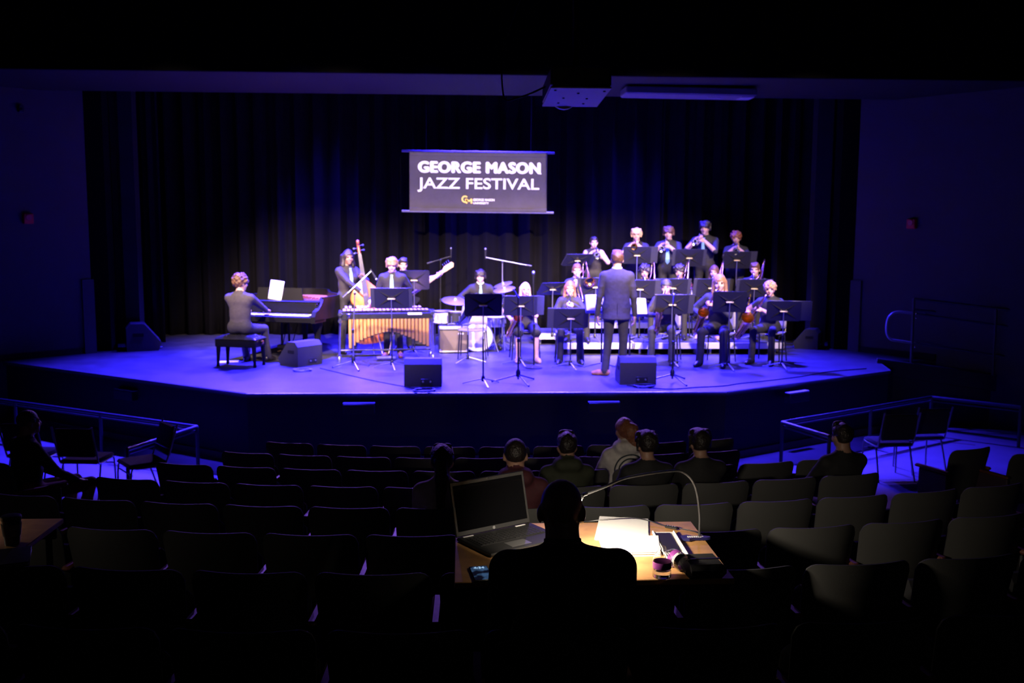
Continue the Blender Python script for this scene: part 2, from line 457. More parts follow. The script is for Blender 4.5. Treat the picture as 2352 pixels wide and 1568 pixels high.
def mnode(op, a, b):
    n = nt.nodes.new('ShaderNodeMath'); n.operation = op
    for i, x in enumerate((a, b)):
        if isinstance(x, (int, float)): n.inputs[i].default_value = x
        else: nt.links.new(x, n.inputs[i])
    return n.outputs[0]
dist = BY - 9.15
def within(ch, half):
    a = mnode('ABSOLUTE', mnode('DIVIDE', sp.outputs[ch], sp.outputs['Z']), 0)
    return mnode('LESS_THAN', a, half / dist)
nt.links.new(mnode('MULTIPLY', within('X', BW / 2 * 0.99), within('Y', BH / 2 * 0.99)), em.inputs['Strength'])

# long casing hung under the soffit
c0 = PY(1436, 219, 14.9); c1 = PY(1736, 224, 14.9)
SC = thing('screen_casing', 'long narrow screen casing hung below the dark header, right of the projector', 'screen casing', M=T((c0.x + c1.x) / 2, 14.9, c0.z) @ R(rad(0.5), 'Y'))
SW = c1.x - c0.x
MB().box((0, 0.2, 0.07), (SW, 0.55, 0.12), 0.02).build('casing', mat('casing_white', (0.16, 0.14, 0.18), 0.6), SC)
MB().box((SW * 0.44, 0.16, 0.005), (SW * 0.1, 0.3, 0.02), 0.004).build('end_plate', mat('casing_plate', (0.4, 0.37, 0.42), 0.5), SC)
MB().box((SW * 0.2, 0.16, 0.006), (SW * 0.1, 0.05, 0.014), 0.003).build('label_plate', MATS['casing_plate'], SC)
for sx in (-0.4, 0.4):
    MB().tube([(SW * sx, 0.2, 0.12), (SW * sx, 0.2, 4.22 - c0.z)], 0.012, 8).build('hanger', FLATBLACK, SC)

# red alarm boxes on the walls, step lights under the lip
def on_wall(u, v, a, b, off=0.0):
    a = Vector((*a, 0)); b = Vector((*b, 0)); d = (b - a).normalized(); n = Vector((-d.y, d.x, 0))
    r = ray(u, v); t = (a - CAM).dot(n) / r.dot(n)
    return CAM + r * t, math.atan2(d.y, d.x)
for (u, v, a, b, lb) in ((62, 502, (-9.8, 13.32), (-6.11, 16.72), 'red fire alarm box on the left wall'),
                         (2097, 514, (6.71, 16.81), (9.9, 12.44), 'red fire alarm box on the right wall')):
    p, an = on_wall(u, v, a, b)
    al = thing('fire_alarm', lb, 'fire alarm', M=T(*p) @ R(an, 'Z'))
    MB().box((0, -0.04, 0), (0.15, 0.08, 0.16), 0.012).build('housing', mat('alarm_red', (0.55, 0.02, 0.02), 0.4), al)
    MB().lathe([(0.05, 0), (0.045, 0.015), (0, 0.018)], 14, M=T(0, -0.078, 0.02) @ R(PI / 2, 'X')).build('strobe', mat('alarm_lens', (0.5, 0.1, 0.1), 0.2), al)
p, an = on_wall(46, 250, (-9.8, 13.32), (-6.11, 16.72))
ws = thing('wall_sensor', 'small dark sensor high on the left wall', 'sensor', M=T(*p) @ R(an, 'Z'))
MB().box((0, -0.03, 0), (0.08, 0.06, 0.11), 0.01).build('housing', BLACK, ws)
MB().sphere((0, -0.06, -0.01), 0.02, 10, 6).build('lens', FLATBLACK, ws)
for i, (u, v, rz, lb) in enumerate(((298, 903, -0.606, 'dark step light box under the stage lip at far left'), (826, 934, 0, 'dark step light box under the stage lip left of center'),
                     (1385, 931, 0, 'dark step light box under the stage lip below the conductor'), (1822, 908, 0.549, 'dark step light box under the angled right stage lip'))):
    y = 12.72
    if i == 0: y = 14.12
    if i == 3: y = 13.32
    p = PY(u, v, y)
    wv = 0.40
    st = thing('step_light', lb, 'light fixture', M=T(p.x + .05 * math.sin(rz), p.y - .05 * math.cos(rz), p.z) @ R(rz, 'Z'), group='step lights under the stage lip')
    MB().box((0, -0.02, -0.01), (wv, 0.10, 0.13), 0.006).build('housing', BLACK, st)
    MB().box((0, -0.015, 0.062), (wv + 0.01, 0.085, 0.012), 0.004).build('top_lid', mat('lid_grey', (0.3, 0.3, 0.33), 0.4), st)

# ------------------------------------------------------------------ risers
def riser(x0, x1, y0, y1, z, label):
    t = thing('riser', label, 'riser', ((x0 + x1) / 2, y0, 0), group='band risers')
    w_ = x1 - x0; d_ = y1 - y0
    MB().box((0, d_ / 2, z - 0.02), (w_ - .04, d_ - .04, 0.04)).build('deck', RISERDECK, t)
    MB().box((0, 0.015, z - 0.055), (w_, 0.03, 0.105), 0.006).build('edge_rail', RISEREDGE, t)
    for sx in (-1, 1):
        MB().box((sx * (w_ / 2 - 0.012), d_ / 2, z - 0.055), (0.024, d_, 0.1), 0.004).build('edge_rail', RISEREDGE, t)
        for yy in (0.12, d_ - 0.1):
            MB().tube([(sx * (w_ / 2 - 0.12), yy, 0), (sx * (w_ / 2 - 0.12), yy, z - 0.04)], 0.022, 8).build('leg', STEEL, t)
    return t
RX0 = PZ(1290, 800, 0.1).x
for k, (a, b) in enumerate(((RX0, RX0 + 1.2), (RX0 + 1.2, RX0 + 2.4), (RX0 + 2.4, RX0 + 3.75))):
    riser(a + .004, b - .004, 16.35, 17.72, 0.2, ('low riser with pale edge left of the conductor, leftmost of the front three', 'low riser with pale edge behind the conductor, middle of the front three', 'low riser with pale edge behind the seated saxophonists, rightmost of the front three')[k])
for k, (a, b) in enumerate(((RX0 + .35, RX0 + 2.0), (RX0 + 2.0, RX0 + 3.75))):
    riser(a + .004, b - .004, 17.74, 19.1, 0.4, ('taller rear riser under the left trumpeters', 'taller rear riser under the right trumpeters')[k])
riser(PZ(1228, 768, 0.2).x, RX0 + .34, 17.74, 18.7, 0.2, 'low riser with pale edge sticking out left behind the saxophonist in the skirt')
# ================================================================== house: stepped rows, seats, rails
NROW = 8
def row_y(k): return 9.457 - 0.8976 * k
def row_z(k): return FZ + 0.071 + 0.1031 * k + 0.0017 * k * k
ARC_C = Vector((0.35, 18.469, 0))
def row_r(k): return ARC_C.y - row_y(k)
def arc_pos(k, s, dr=0.0):
    r = row_r(k); a = s / r
    return Vector((ARC_C.x + (r + dr) * math.sin(a), ARC_C.y - (r + dr) * math.cos(a), row_z(k))), a
XL = [-2.75, -2.9, -3.3, -3.9, -4.6, -5.6, -6.2, -6.6, -6.8, -6.8, -6.8]
XR = [3.2, 3.4, 3.7, 4.1, 4.8, 5.6, 6.2, 6.6, 6.8, 6.8, 6.8]
for k in range(0, 11):                       # carpeted steps, one per row
    mb = MB(); n = 40
    r0 = row_r(k) - 0.72; r1 = (row_r(k) + 0.176) if k < 10 else row_r(k) + 4
    v = []; f = []
    for i in range(n + 1):
        s = XL[k] + (XR[k] - XL[k]) * i / n
        a = s / row_r(k)
        for r in (r0, r1):
            for z in (FZ - 0.02, row_z(k)):
                v.append((ARC_C.x + r * math.sin(a), ARC_C.y - r * math.cos(a), z))
    for i in range(n):
        a = i * 4; b = a + 4
        f += [(a + 1, a + 3, b + 3, b + 1), (a, a + 1, b + 1, b), (a + 3, a + 2, b + 2, b + 3)]
    f += [(0, 2, 3, 1), (n * 4, n * 4 + 1, n * 4 + 3, n * 4 + 2)]
    mb.add(v, f)
    struct('floor_step_%d' % k, mb, CARPET)

# ---- one auditorium seat (local: sitter faces +Y, origin on the row floor under the backrest top)
def back_shell(w0, w1, z0, z1, th, lean, curve, inset=0.0, yoff=0.0):
    nu, nv = 21, 9; mb = MB(); v = []; f = []
    def P(i, j, side):
        t = j / (nv - 1); u = i / (nu - 1) * 2 - 1; u = math.sin(u * PI / 2) * 0.6 + u * 0.4
        z = z0 + (z1 - z0) * t
        w = (w0 + (w1 - w0) * t) / 2 - inset
        x = u * w
        # rounded upper corners
        rr = 0.06
        zz = z
        ex = max(0, abs(x) - (w - rr)); 
        top = z1 - (rr - math.sqrt(max(0, rr * rr - ex * ex)))
        bot = z0 + (rr - math.sqrt(max(0, rr * rr - ex * ex))) * 0.6
        zz = bot + (top - bot) * t
        y = -lean * (zz - z0) + curve * u * u + yoff + side * th * (1 - 0.75 * max(abs(u) ** 6, abs(2 * t - 1) ** 8))
        return (x, y, zz)
    for side in (-.5, .5):
        for j in range(nv):
            for i in range(nu): v.append(P(i, j, side))
    N = nu * nv
    for j in range(nv - 1):
        for i in range(nu - 1):
            a = j * nu + i
            f.append((a, a + 1, a + nu + 1, a + nu)); f.append((N + a, N + a + nu, N + a + nu + 1, N + a + 1))
    bd = [i for i in range(nu)] + [j * nu + nu - 1 for j in range(1, nv)] + [(nv - 1) * nu + i for i in range(nu - 2, -1, -1)] + [j * nu for j in range(nv - 2, 0, -1)]
    for q in range(len(bd)):
        a, b = bd[q], bd[(q + 1) % len(bd)]
        f.append((b, a, N + a, N + b))
    return mb.add(v, f)
def make_seat():
    t = thing('auditorium_seat', 'x', 'seat')
    back_shell(0.46, 0.505, 0.37, 0.88, 0.035, 0.20, 0.055, yoff=0.102).build('backrest', SEATMAT, t)
    back_shell(0.43, 0.465, 0.41, 0.84, 0.05, 0.20, 0.055, 0.01, yoff=0.122).build('back_cushion', CUSHION, t)
    MB().grid(lambda i, j: (0, 0, 0), 2, 2)
    seat = MB().box((0, 0, 0), (0.46, 0.09, 0.36), 0.035, M=T(0, 0.235, 0.54) @ R(rad(8), 'X'))
    seat.build('seat_cushion', CUSHION, t)
    for sx in (-1,):
        ar = MB().box((sx * 0.269, 0.22, 0.635), (0.05, 0.34, 0.03), 0.012).build('armrest', WOODRED, t)
        MB().box((sx * 0.269, 0.20, 0.32), (0.035, 0.26, 0.60), 0.01).build('support', BLKMETAL, t)
        MB().box((sx * 0.269, 0.20, 0.01), (0.06, 0.34, 0.02), 0.004).build('foot', BLKMETAL, t)
    return t
PITCH_S = 0.538
def s_of(k, u):                                # arc position whose seat top falls on picture column u
    a, b = -4.0, 4.0
    for _ in range(40):
        m = (a + b) / 2
        if px(arc_pos(k, m)[0] + Vector((0, 0, 0.88)))[0] < u: a = m
        else: b = m
    return a
PHASE = [s_of(k, u) for k, u in enumerate((968, 899, 784, 870, 898, 825, 706, 727))]
LIM = [(605, 1700), (492, 1818), (335, 1985), (195, 2140), (-160, 2480), (-260, 2560), (-420, 2700), (-450, 2800)]
ROWN = ['front row', 'second row', 'third row', 'fourth row', 'fifth row', 'sixth row', 'seventh row', 'nearest row']
ORD = ['first', 'second', 'third', 'fourth', 'fifth', 'sixth', 'seventh', 'eighth', 'ninth', 'tenth', 'eleventh', 'twelfth', 'thirteenth', 'fourteenth']
proto = None; SEATS = []
for k in range(NROW):
    slots = []
    for n in range(-14, 16):
        s = PHASE[k] + (n + 0.5) * PITCH_S
        p, a = arc_pos(k, s)
        u0, _ = px(p + Vector((-0.25, 0, 0.8))); u1, _ = px(p + Vector((0.25, 0, 0.8)))
        if u0 > LIM[k][0] - 12 and u1 < LIM[k][1] + 12 and XL[k] + .1 < s < XR[k] - .1: slots.append((p, a, (u0 + u1) / 2))
    inside = [q for q in slots if 0 < q[2] < 2352]
    for i, (p, a, u) in enumerate(slots):
        if 0 < u < 2352:
            q = inside.index((p, a, u))
            lb = 'dark tip-up auditorium seat in the %s, %s from the left in view' % (ROWN[k], ORD[q])
        else:
            lb = 'tip-up auditorium seat in the %s, outside the picture at %s, %s out' % (ROWN[k], 'left' if u < 0 else 'right', ORD[(len([1 for z in slots if z[2] < 0]) - 1 - i) if u < 0 else len([1 for z in slots if 2352 <= z[2] < u])])
        M = T(*p) @ R(a, 'Z')
        if proto is None:
            proto = make_seat(); proto.matrix_world = M; proto['label'] = lb; proto['group'] = 'auditorium seats'; o = proto
        else:
            o = dup(proto, M, lb, 'auditorium seats')
        SEATS.append((k, u, p, a, o))
    # closing armrest on the right end of the row
    o = SEATS[-1][4]
    MB().box((0.269, 0.22, 0.635), (0.05, 0.34, 0.03), 0.012).build('armrest', WOODRED, o)
    MB().box((0.269, 0.20, 0.32), (0.035, 0.26, 0.60), 0.01).build('support', BLKMETAL, o)
# end seats of the right side block, seat folded down
def side_seat(x, y, z, rz, lb):
    t = thing('auditorium_seat', lb, 'seat', (x, y, z), rz, group='side block seats')
    back_shell(0.47, 0.52, 0.36, 0.88, 0.035, 0.20, 0.055, yoff=0.098).build('backrest', SEATMAT, t)
    back_shell(0.44, 0.48, 0.40, 0.85, 0.05, 0.20, 0.055, 0.01, yoff=0.118).build('back_cushion', CUSHION, t)
    MB().box((0, 0.30, 0.44), (0.46, 0.44, 0.10), 0.04).build('seat_cushion', CUSHION, t)
    for sx in (-1, 1):
        MB().box((sx * 0.269, 0.26, 0.645), (0.055, 0.42, 0.03), 0.012).build('armrest', WOODRED, t)
        MB().box((sx * 0.269, 0.24, 0.32), (0.035, 0.36, 0.62), 0.01).build('side_panel', mat('side_panel', (0.06, 0.035, 0.05), 0.6), t)
    return t
q = PY(2240, 1035, 9.2)
ss = side_seat(q.x, 9.2, q.z - 0.86, 0.35, 'dark seat with red wooden armrest at the right aisle near the rail')
q2 = PY(2345, 1030, 9.0)
side_seat(q2.x + .16, 9.02, q.z - 0.86, 0.35, 'dark seat at the right picture edge beside the red-armrest seat')
MB().box((q.x + 1.2, 9.15, (FZ + q.z - 0.86) / 2), (3.2, 1.3, q.z - 0.86 - FZ)).build('floor_side_step', CARPET)['kind'] = 'structure'

SLX = PY(75, 990, 8.0).x - .22
SLZ = row_z(3) + .0
MB().box((SLX - .55, 7.95, (FZ + SLZ) / 2), (2.2, 1.5, SLZ - FZ)).build('floor_side_step_left', CARPET)['kind'] = 'structure'
side_seat(SLX, 7.72, SLZ, -.75, 'dark folded-down seat under the person in shorts at far left')
# ------------------------------------------------------------------ guard rails around the side areas
def rail(label, top_pts, posts, ztop, zf, lower=True):
    t = thing('guard_rail', label, 'railing', (0, 0, 0))
    t.matrix_world = T(top_pts[0].x, top_pts[0].y, zf)
    o = Vector((top_pts[0].x, top_pts[0].y, zf))
    mb = MB(); mb.tube([p - o for p in top_pts], 0.024, 10); mb.build('top_rail', GUN, t)
    if lower:
        MB().tube([p - o - Vector((0, 0, 0.055)) for p in top_pts], 0.012, 8).build('lower_rail', GUN, t)
    for p in posts:
        MB().tube([(p.x - o.x, p.y - o.y, 0), (p.x - o.x, p.y - o.y, p.z - o.z)], 0.024, 8).build('post', GUN, t)
    return t
ZR = -0.40
lp = [PZ(-160, 896, ZR), PZ(452, 980, ZR), PZ(292, 1032, ZR)]
rail('low painted guard rail around the left side area with loose chairs', lp, [lp[0].lerp(lp[1], .36), lp[0].lerp(lp[1], .68), lp[1], lp[2]], ZR, FZ)
ZR2 = -0.36
rp = [PZ(1905, 1002, ZR2), PZ(1797, 970, ZR2), PZ(2140, 912, ZR2), PZ(2345, 935, ZR2)]
rr = rail('low painted guard rail around the right side area with loose chairs', rp, [rp[0], rp[1], rp[1].lerp(rp[2], .56), rp[2], rp[3]], ZR2, FZ)
o = Vector((rp[0].x, rp[0].y, FZ))
MB().tube([rp[2] - o - Vector((0, 0, .47)), rp[3] - o - Vector((0, 0, .47))], 0.02, 8).build('bottom_rail', GUN, rr)
# thin dark seams between the floor boards of the side areas
for i, (a, b) in enumerate((((2020, 1046), (2185, 1012)), ((1980, 1030), (2130, 1010)), ((2130, 1010), (2240, 1022)), ((250, 1067), (500, 1098)), ((330, 1072), (500, 1090)))):
    p = PZ(*a, FZ); q = PZ(*b, FZ); d = q - p
    struct('trim_%d' % (10 + i), MB().box((d.length / 2, 0, 0.002), (d.length, 0.03, 0.006), M=T(*p) @ R(math.atan2(d.y, d.x), 'Z')), mat('floor_seam', (0.10, 0.05, 0.04), 0.7))

# ------------------------------------------------------------------ ramp at the right end of the stage with its handrail
RMP = thing('ramp', 'dark ramp with raised curb leading down from the right end of the stage', 'ramp', (6.7, 15.2, 0))
a = Vector((6.55, 15.35, 0)); b = Vector((9.2, 14.55, -0.30)); d = b - a
MR = R(math.atan2(d.y, d.x), 'Z') @ R(math.atan2(-d.z, math.hypot(d.x, d.y)), 'Y')
MBX = T(*(a - Vector((6.7, 15.2, 0)))) @ MR
MB().box((d.length / 2, 0.45, -0.06), (d.length, 1.0, 0.12), M=MBX).build('deck', RISERDECK, RMP)
MB().box((d.length / 2, -0.06, -0.05), (d.length, 0.06, 0.26), 0.01, M=MBX).build('curb', SKIRT, RMP)
MB().box((d.length / 2, -0.02, -0.55), (d.length, 0.04, 0.9), M=MBX).build('side_panel', SKIRT, RMP)
HR = thing('handrail', 'blue-lit tubular handrail with rounded end loop along the ramp', 'railing', (a.x, a.y, 0))
def rq(u, v, yy): 
    p = PY(u, v, yy); return p - Vector((a.x, a.y, 0))
y1 = 15.15; y2 = 14.75
P1b = rq(2093, 832, y1); P1t = rq(2099, 686, y1); P2b = rq(2280, 862, y2); P2t = rq(2288, 708, y2)
P3t = rq(2420, 724, 14.4); P3b = rq(2420, 880, 14.4)
for p, q in ((P1b, P1t), (P2b, P2t), (P3b, P3t)): MB().tube([p, q], 0.022, 10).build('post', GUN, HR)
MB().tube([P1t, P2t, P3t], 0.022, 10).build('top_rail', GUN, HR)
L = [rq(2096, 719, y1), rq(2062, 716, y1), rq(2046, 723, y1), rq(2038, 738, y1), rq(2037, 765, y1), rq(2046, 779, y1), rq(2060, 782, y1), rq(2094, 787, y1)]
MB().tube(smooth_path(L, 4), 0.019, 10).build('end_loop', mat('rail_light', (0.3, 0.3, 0.36), 0.35, 0.2), HR)
MB().tube([L[-1], rq(2283, 815, y2), rq(2420, 832, 14.4)], 0.017, 8).build('lower_rail', GUN, HR)
MB().tube([L[0], rq(2285, 746, y2), rq(2420, 762, 14.4)], 0.017, 8).build('middle_rail', GUN, HR)
for (u, v) in ((2104, 720), (2104, 731), (2102, 786), (2101, 797)):
    MB().sphere(rq(u, v, y1 - .03), 0.014, 8, 6).build('bolt', CHROME, HR)
WR = thing('handrail', 'wall-mounted handrail along the right wall above the ramp', 'railing', (a.x + .4, a.y + .4, 0.8))
wq = [PY(2095, 710, 15.7), PY(2290, 733, 15.35), PY(2420, 748, 14.9)]
WO = Vector((a.x + .4, a.y + .4, 0.8))
MB().tube([p - WO for p in wq], 0.018, 8).build('rail', GUN, WR)
for t_ in (0.15, 0.6, 1.3):
    p = (wq[0].lerp(wq[1], t_) if t_ < 1 else wq[1].lerp(wq[2], t_ - 1)) - WO
    MB().tube([p, p + Vector((0.02, 0.0, -0.05)), p + Vector((0.08, 0.06, -0.06))], 0.008, 6).build('bracket', BLKMETAL, WR)

# ------------------------------------------------------------------ loose stacking chairs
def make_stack_chair(lb, M, group, tube=CHROME, seatm=CUSHION):
    t = thing('stacking_chair', lb, 'chair', M=M, group=group)
    MB().box((0, 0.0, 0.45), (0.44, 0.43, 0.05), 0.022).build('seat', seatm, t)
    MB().grid(lambda i, j: ((i - .5) * 0.43, -0.235 - 0.10 * j + 0.03 * (2 * i - 1) ** 2, 0.52 + 0.32 * j), 9, 5)
    bk = MB().box((0, 0, 0), (0.42, 0.035, 0.34), 0.015, M=T(0, -0.265, 0.68) @ R(rad(12), 'X')); bk.build('backrest', seatm, t)
    for sx in (-1, 1):
        MB().tube(smooth_path([(sx * .225, 0.20, 0), (sx * .22, 0.19, 0.40), (sx * .215, 0.1, 0.425), (sx * .215, -0.15, 0.425), (sx * .22, -0.21, 0.5), (sx * .225, -0.33, 0.87)], 4), 0.011, 8).build('frame', tube, t)
        MB().tube([(sx * .215, -0.13, 0.42), (sx * .23, -0.27, 0.0)], 0.011, 8).build('leg', tube, t)
    MB().tube([(-.22, 0.185, 0.36), (.22, 0.185, 0.36)], 0.009, 8).build('crossbar', tube, t)
    for zz, yy in ((0.60, -0.235), (0.79, -0.29)):
        MB().tube([(-.222, yy, zz), (.222, yy, zz)], 0.009, 8).build('back_bar', tube, t)
    return t
CHR = mat('chair_tube', (0.35, 0.35, 0.38), 0.3, 0.8)
sc0 = make_stack_chair('loose black stacking chair at left, nearest the guard rail corner', T(*PZ(205, 1140, FZ)) @ R(-0.10, 'Z'), 'loose chairs beside the seating', CHR)
dup(sc0, T(*PZ(85, 1126, FZ)) @ R(-0.14, 'Z'), 'loose black stacking chair at left, behind the person in shorts')
mM = T(*PZ(330, 1150, FZ)) @ R(2.2, 'Z')
dup(sc0, mM, 'loose stacking chair at left, turned, with its back to the rail end')
dup(sc0, T(*PZ(2035, 1095, FZ)) @ R(0.06, 'Z'), 'loose black stacking chair at right, nearer the person at the fourth row end')
dup(sc0, T(*PZ(2108, 1078, FZ)) @ R(0.10, 'Z'), 'loose black stacking chair at right, second from the person at the fourth row end')
STACK = sc0
# ================================================================== people: smooth distance-field bodies, one continuous surface each
class Field:
    def __init__(s, lo, hi, h):
        s.h = h; s.lo = np.array(lo, float)
        s.n = np.ceil((np.array(hi) - s.lo) / h).astype(int) + 1
        s.F = np.full(s.n, 1.0, np.float32); s.D = np.full(s.n, 9.0, np.float32); s.T = np.zeros(s.n, np.int8)
    def win(s, a, b, pad):
        i0 = np.clip(np.floor((a - pad - s.lo) / s.h).astype(int), 0, s.n - 1)
        i1 = np.clip(np.ceil((b + pad - s.lo) / s.h).astype(int) + 1, 1, s.n)
        sl = tuple(slice(p, q) for p, q in zip(i0, i1))
        g = np.stack(np.meshgrid(*[s.lo[k] + np.arange(i0[k], i1[k]) * s.h for k in range(3)], indexing='ij'), -1).astype(np.float32)
        return sl, g
    def put(s, sl, d, tag, k):
        f = s.F[sl]
        if k > 0:
            hh = np.clip(0.5 + 0.5 * (f - d) / k, 0, 1)
            s.F[sl] = f * (1 - hh) + d * hh - k * hh * (1 - hh)
        else: s.F[sl] = np.minimum(f, d)
        m = d < s.D[sl]
        s.D[sl] = np.where(m, d, s.D[sl]); s.T[sl] = np.where(m, tag, s.T[sl])
    def cone(s, a, b, ra, rb, tag, k=0.02, flat=None, zmin=None):
        a = np.array(a, float); b = np.array(b, float); r = max(ra, rb)
        fl = np.array(flat if flat is not None else (1, 1, 1), float)       # scales the radius per axis
        e = r * np.maximum(fl, 0.2)
        sl, g = s.win(np.minimum(a, b) - e, np.maximum(a, b) + e, k + 2.5 * s.h)
        p = (g - a) / fl; ab = (b - a) / fl
        t = np.clip((p @ ab) / max(ab @ ab, 1e-9), 0, 1)
        d = np.sqrt(((p - t[..., None] * ab) ** 2).sum(-1)) - (ra + (rb - ra) * t)
        d = d * fl.min()
        if zmin is not None: d = np.maximum(d, zmin - g[..., 2])
        s.put(sl, d.astype(np.float32), tag, k)
    def ell(s, c, r, tag, k=0.02, rot=None, sub=False):
        c = np.array(c, float); r = np.array(r, float); m = r.max()
        sl, g = s.win(c - m, c + m, k + 2.5 * s.h)
        p = g - c
        if rot is not None: p = p @ rot
        k0 = np.sqrt(((p / r) ** 2).sum(-1)); k1 = np.sqrt(((p / (r * r)) ** 2).sum(-1)) + 1e-9
        d = (k0 * (k0 - 1) / k1).astype(np.float32)
        if sub:
            f = s.F[sl]; hh = np.clip(0.5 - 0.5 * (f + d) / max(k, 1e-6), 0, 1)
            s.F[sl] = f * (1 - hh) - d * hh + k * hh * (1 - hh)
        else: s.put(sl, d, tag, k)
    def surface(s):
        F = s.F; n = s.n
        sg = F < 0
        cn = [sg[i:n[0] - 1 + i, j:n[1] - 1 + j, k:n[2] - 1 + k] for i in (0, 1) for j in (0, 1) for k in (0, 1)]
        cnt = sum(c.astype(np.int8) for c in cn)
        mixed = (cnt > 0) & (cnt < 8)
        idx = np.argwhere(mixed)
        vid = np.full(mixed.shape, -1, np.int64); vid[mixed] = np.arange(len(idx))
        acc = np.zeros((len(idx), 3)); num = np.zeros(len(idx))
        off = [(i, j, k) for i in (0, 1) for j in (0, 1) for k in (0, 1)]
        vals = np.stack([F[idx[:, 0] + o[0], idx[:, 1] + o[1], idx[:, 2] + o[2]] for o in off], 1)
        for a in range(8):
            for b in range(a + 1, 8):
                df = np.abs(np.array(off[a]) - np.array(off[b]))
                if df.sum() != 1: continue
                fa, fb = vals[:, a], vals[:, b]
                cr = (fa < 0) != (fb < 0)
                t = np.where(cr, fa / np.where(np.abs(fa - fb) < 1e-12, 1, fa - fb), 0)
                pt = np.array(off[a]) + t[:, None] * (np.array(off[b]) - np.array(off[a]))
                acc[cr] += pt[cr]; num[cr] += 1
        V = s.lo + (idx + acc / num[:, None]) * s.h
        Tt = s.T[idx[:, 0], idx[:, 1], idx[:, 2]]
        quads = []
        for ax in range(3):
            o1, o2 = [(1, 2), (2, 0), (0, 1)][ax]
            A = [slice(1, n[i] - 1) for i in range(3)]; A[ax] = slice(0, n[ax] - 1)
            B = list(A); B[ax] = slice(1, n[ax])
            s0 = sg[tuple(A)]; s1 = sg[tuple(B)]
            for inside_first in (True, False):
                e = np.argwhere((s0 & ~s1) if inside_first else (~s0 & s1))
                if len(e) == 0: continue
                e = e + np.array([a.start for a in A])
                def cell(d1, d2):
                    q = e.copy(); q[:, o1] -= d1; q[:, o2] -= d2
                    return vid[q[:, 0], q[:, 1], q[:, 2]]
                Q = np.stack([cell(1, 1), cell(0, 1), cell(0, 0), cell(1, 0)], 1)
                if not inside_first: Q = Q[:, ::-1]
                quads.append(Q)
        Q = np.concatenate(quads); Q = Q[(Q >= 0).all(1)]
        return V, Q, Tt[Q[:, 0]]
def np_mesh(name, V, Q, tags, mats, extra=()):
    Vs = [V]; Qs = [Q]; Ts = [tags]; n = len(V)
    for (v, q, t) in extra:
        Vs.append(v); Qs.append(q + n); Ts.append(np.full(len(q), t) if np.isscalar(t) else t); n += len(v)
    V = np.concatenate(Vs); Q = np.concatenate(Qs); t = np.concatenate(Ts)
    me = bpy.data.meshes.new(name)
    me.vertices.add(len(V)); me.vertices.foreach_set('co', V.astype(np.float32).ravel())
    me.loops.add(Q.size); me.loops.foreach_set('vertex_index', Q.astype(np.int32).ravel())
    me.polygons.add(len(Q)); me.polygons.foreach_set('loop_start', np.arange(0, Q.size, 4, dtype=np.int32))
    me.polygons.foreach_set('loop_total', np.full(len(Q), 4, np.int32))
    for m in mats: me.materials.append(m)
    me.polygons.foreach_set('material_index', t.astype(np.int32))
    me.polygons.foreach_set('use_smooth', np.ones(len(Q), bool))
    me.update(calc_edges=True); me.validate()
    return me
def quad_sphere(c, r, rot=None, n=8, m=6):
    v = []; q = []
    for i in range(m + 1):
        ph = -PI / 2 + PI * i / m
        for k in range(n):
            th = 2 * PI * k / n
            v.append((r[0] * math.cos(ph) * math.cos(th), r[1] * math.cos(ph) * math.sin(th), r[2] * math.sin(ph)))
    for i in range(m):
        for k in range(n): q.append((i * n + k, i * n + (k + 1) % n, (i + 1) * n + (k + 1) % n, (i + 1) * n + k))
    v = np.array(v)
    if rot is not None: v = v @ rot.T
    return v + np.array(c), np.array(q)

# hand template: wrist at origin, fingers +X, palm towards -Z, thumb on +Y
def hand_template(curl, spread=0.004):
    f = Field((-0.05, -0.09, -0.13), (0.23, 0.10, 0.06), 0.0042)
    f.cone((-0.03, 0, 0), (0.03, 0, 0), 0.024, 0.024, 0, 0.01, (1, 1.15, 0.8))
    f.ell((0.055, 0, -0.002), (0.052, 0.043, 0.017), 0, 0.015)
    for y, L, b in ((0.031, 0.070, 0.09), (0.0105, 0.080, 0.097), (-0.0105, 0.074, 0.094), (-0.031, 0.058, 0.085)):
        p = np.array((b, y, 0.0)); a = curl * 0.35
        for sgm, r0, r1 in ((0.45, .0095, .0088), (0.32, .0088, .0080), (0.25, .0080, .0066)):
            q = p + L * sgm * np.array((math.cos(a), y * spread * 30 * 0.15 * math.cos(a), -math.sin(a)))
            f.cone(p, q, r0, r1, 0, 0.003); p = q; a += curl
    f.cone((0.025, 0.028, -0.006), (0.062, 0.056, -0.018 - curl * 0.01), 0.015, 0.0115, 0, 0.012)
    f.cone((0.062, 0.056, -0.018 - curl * 0.01), (0.096, 0.060 - curl * 0.02, -0.026 - curl * 0.02), 0.0112, 0.0085, 0, 0.003)
    V, Q, _ = f.surface()
    return V, Q
HANDS = {'relax': hand_template(0.38), 'grip': hand_template(0.95), 'flat': hand_template(0.18)}

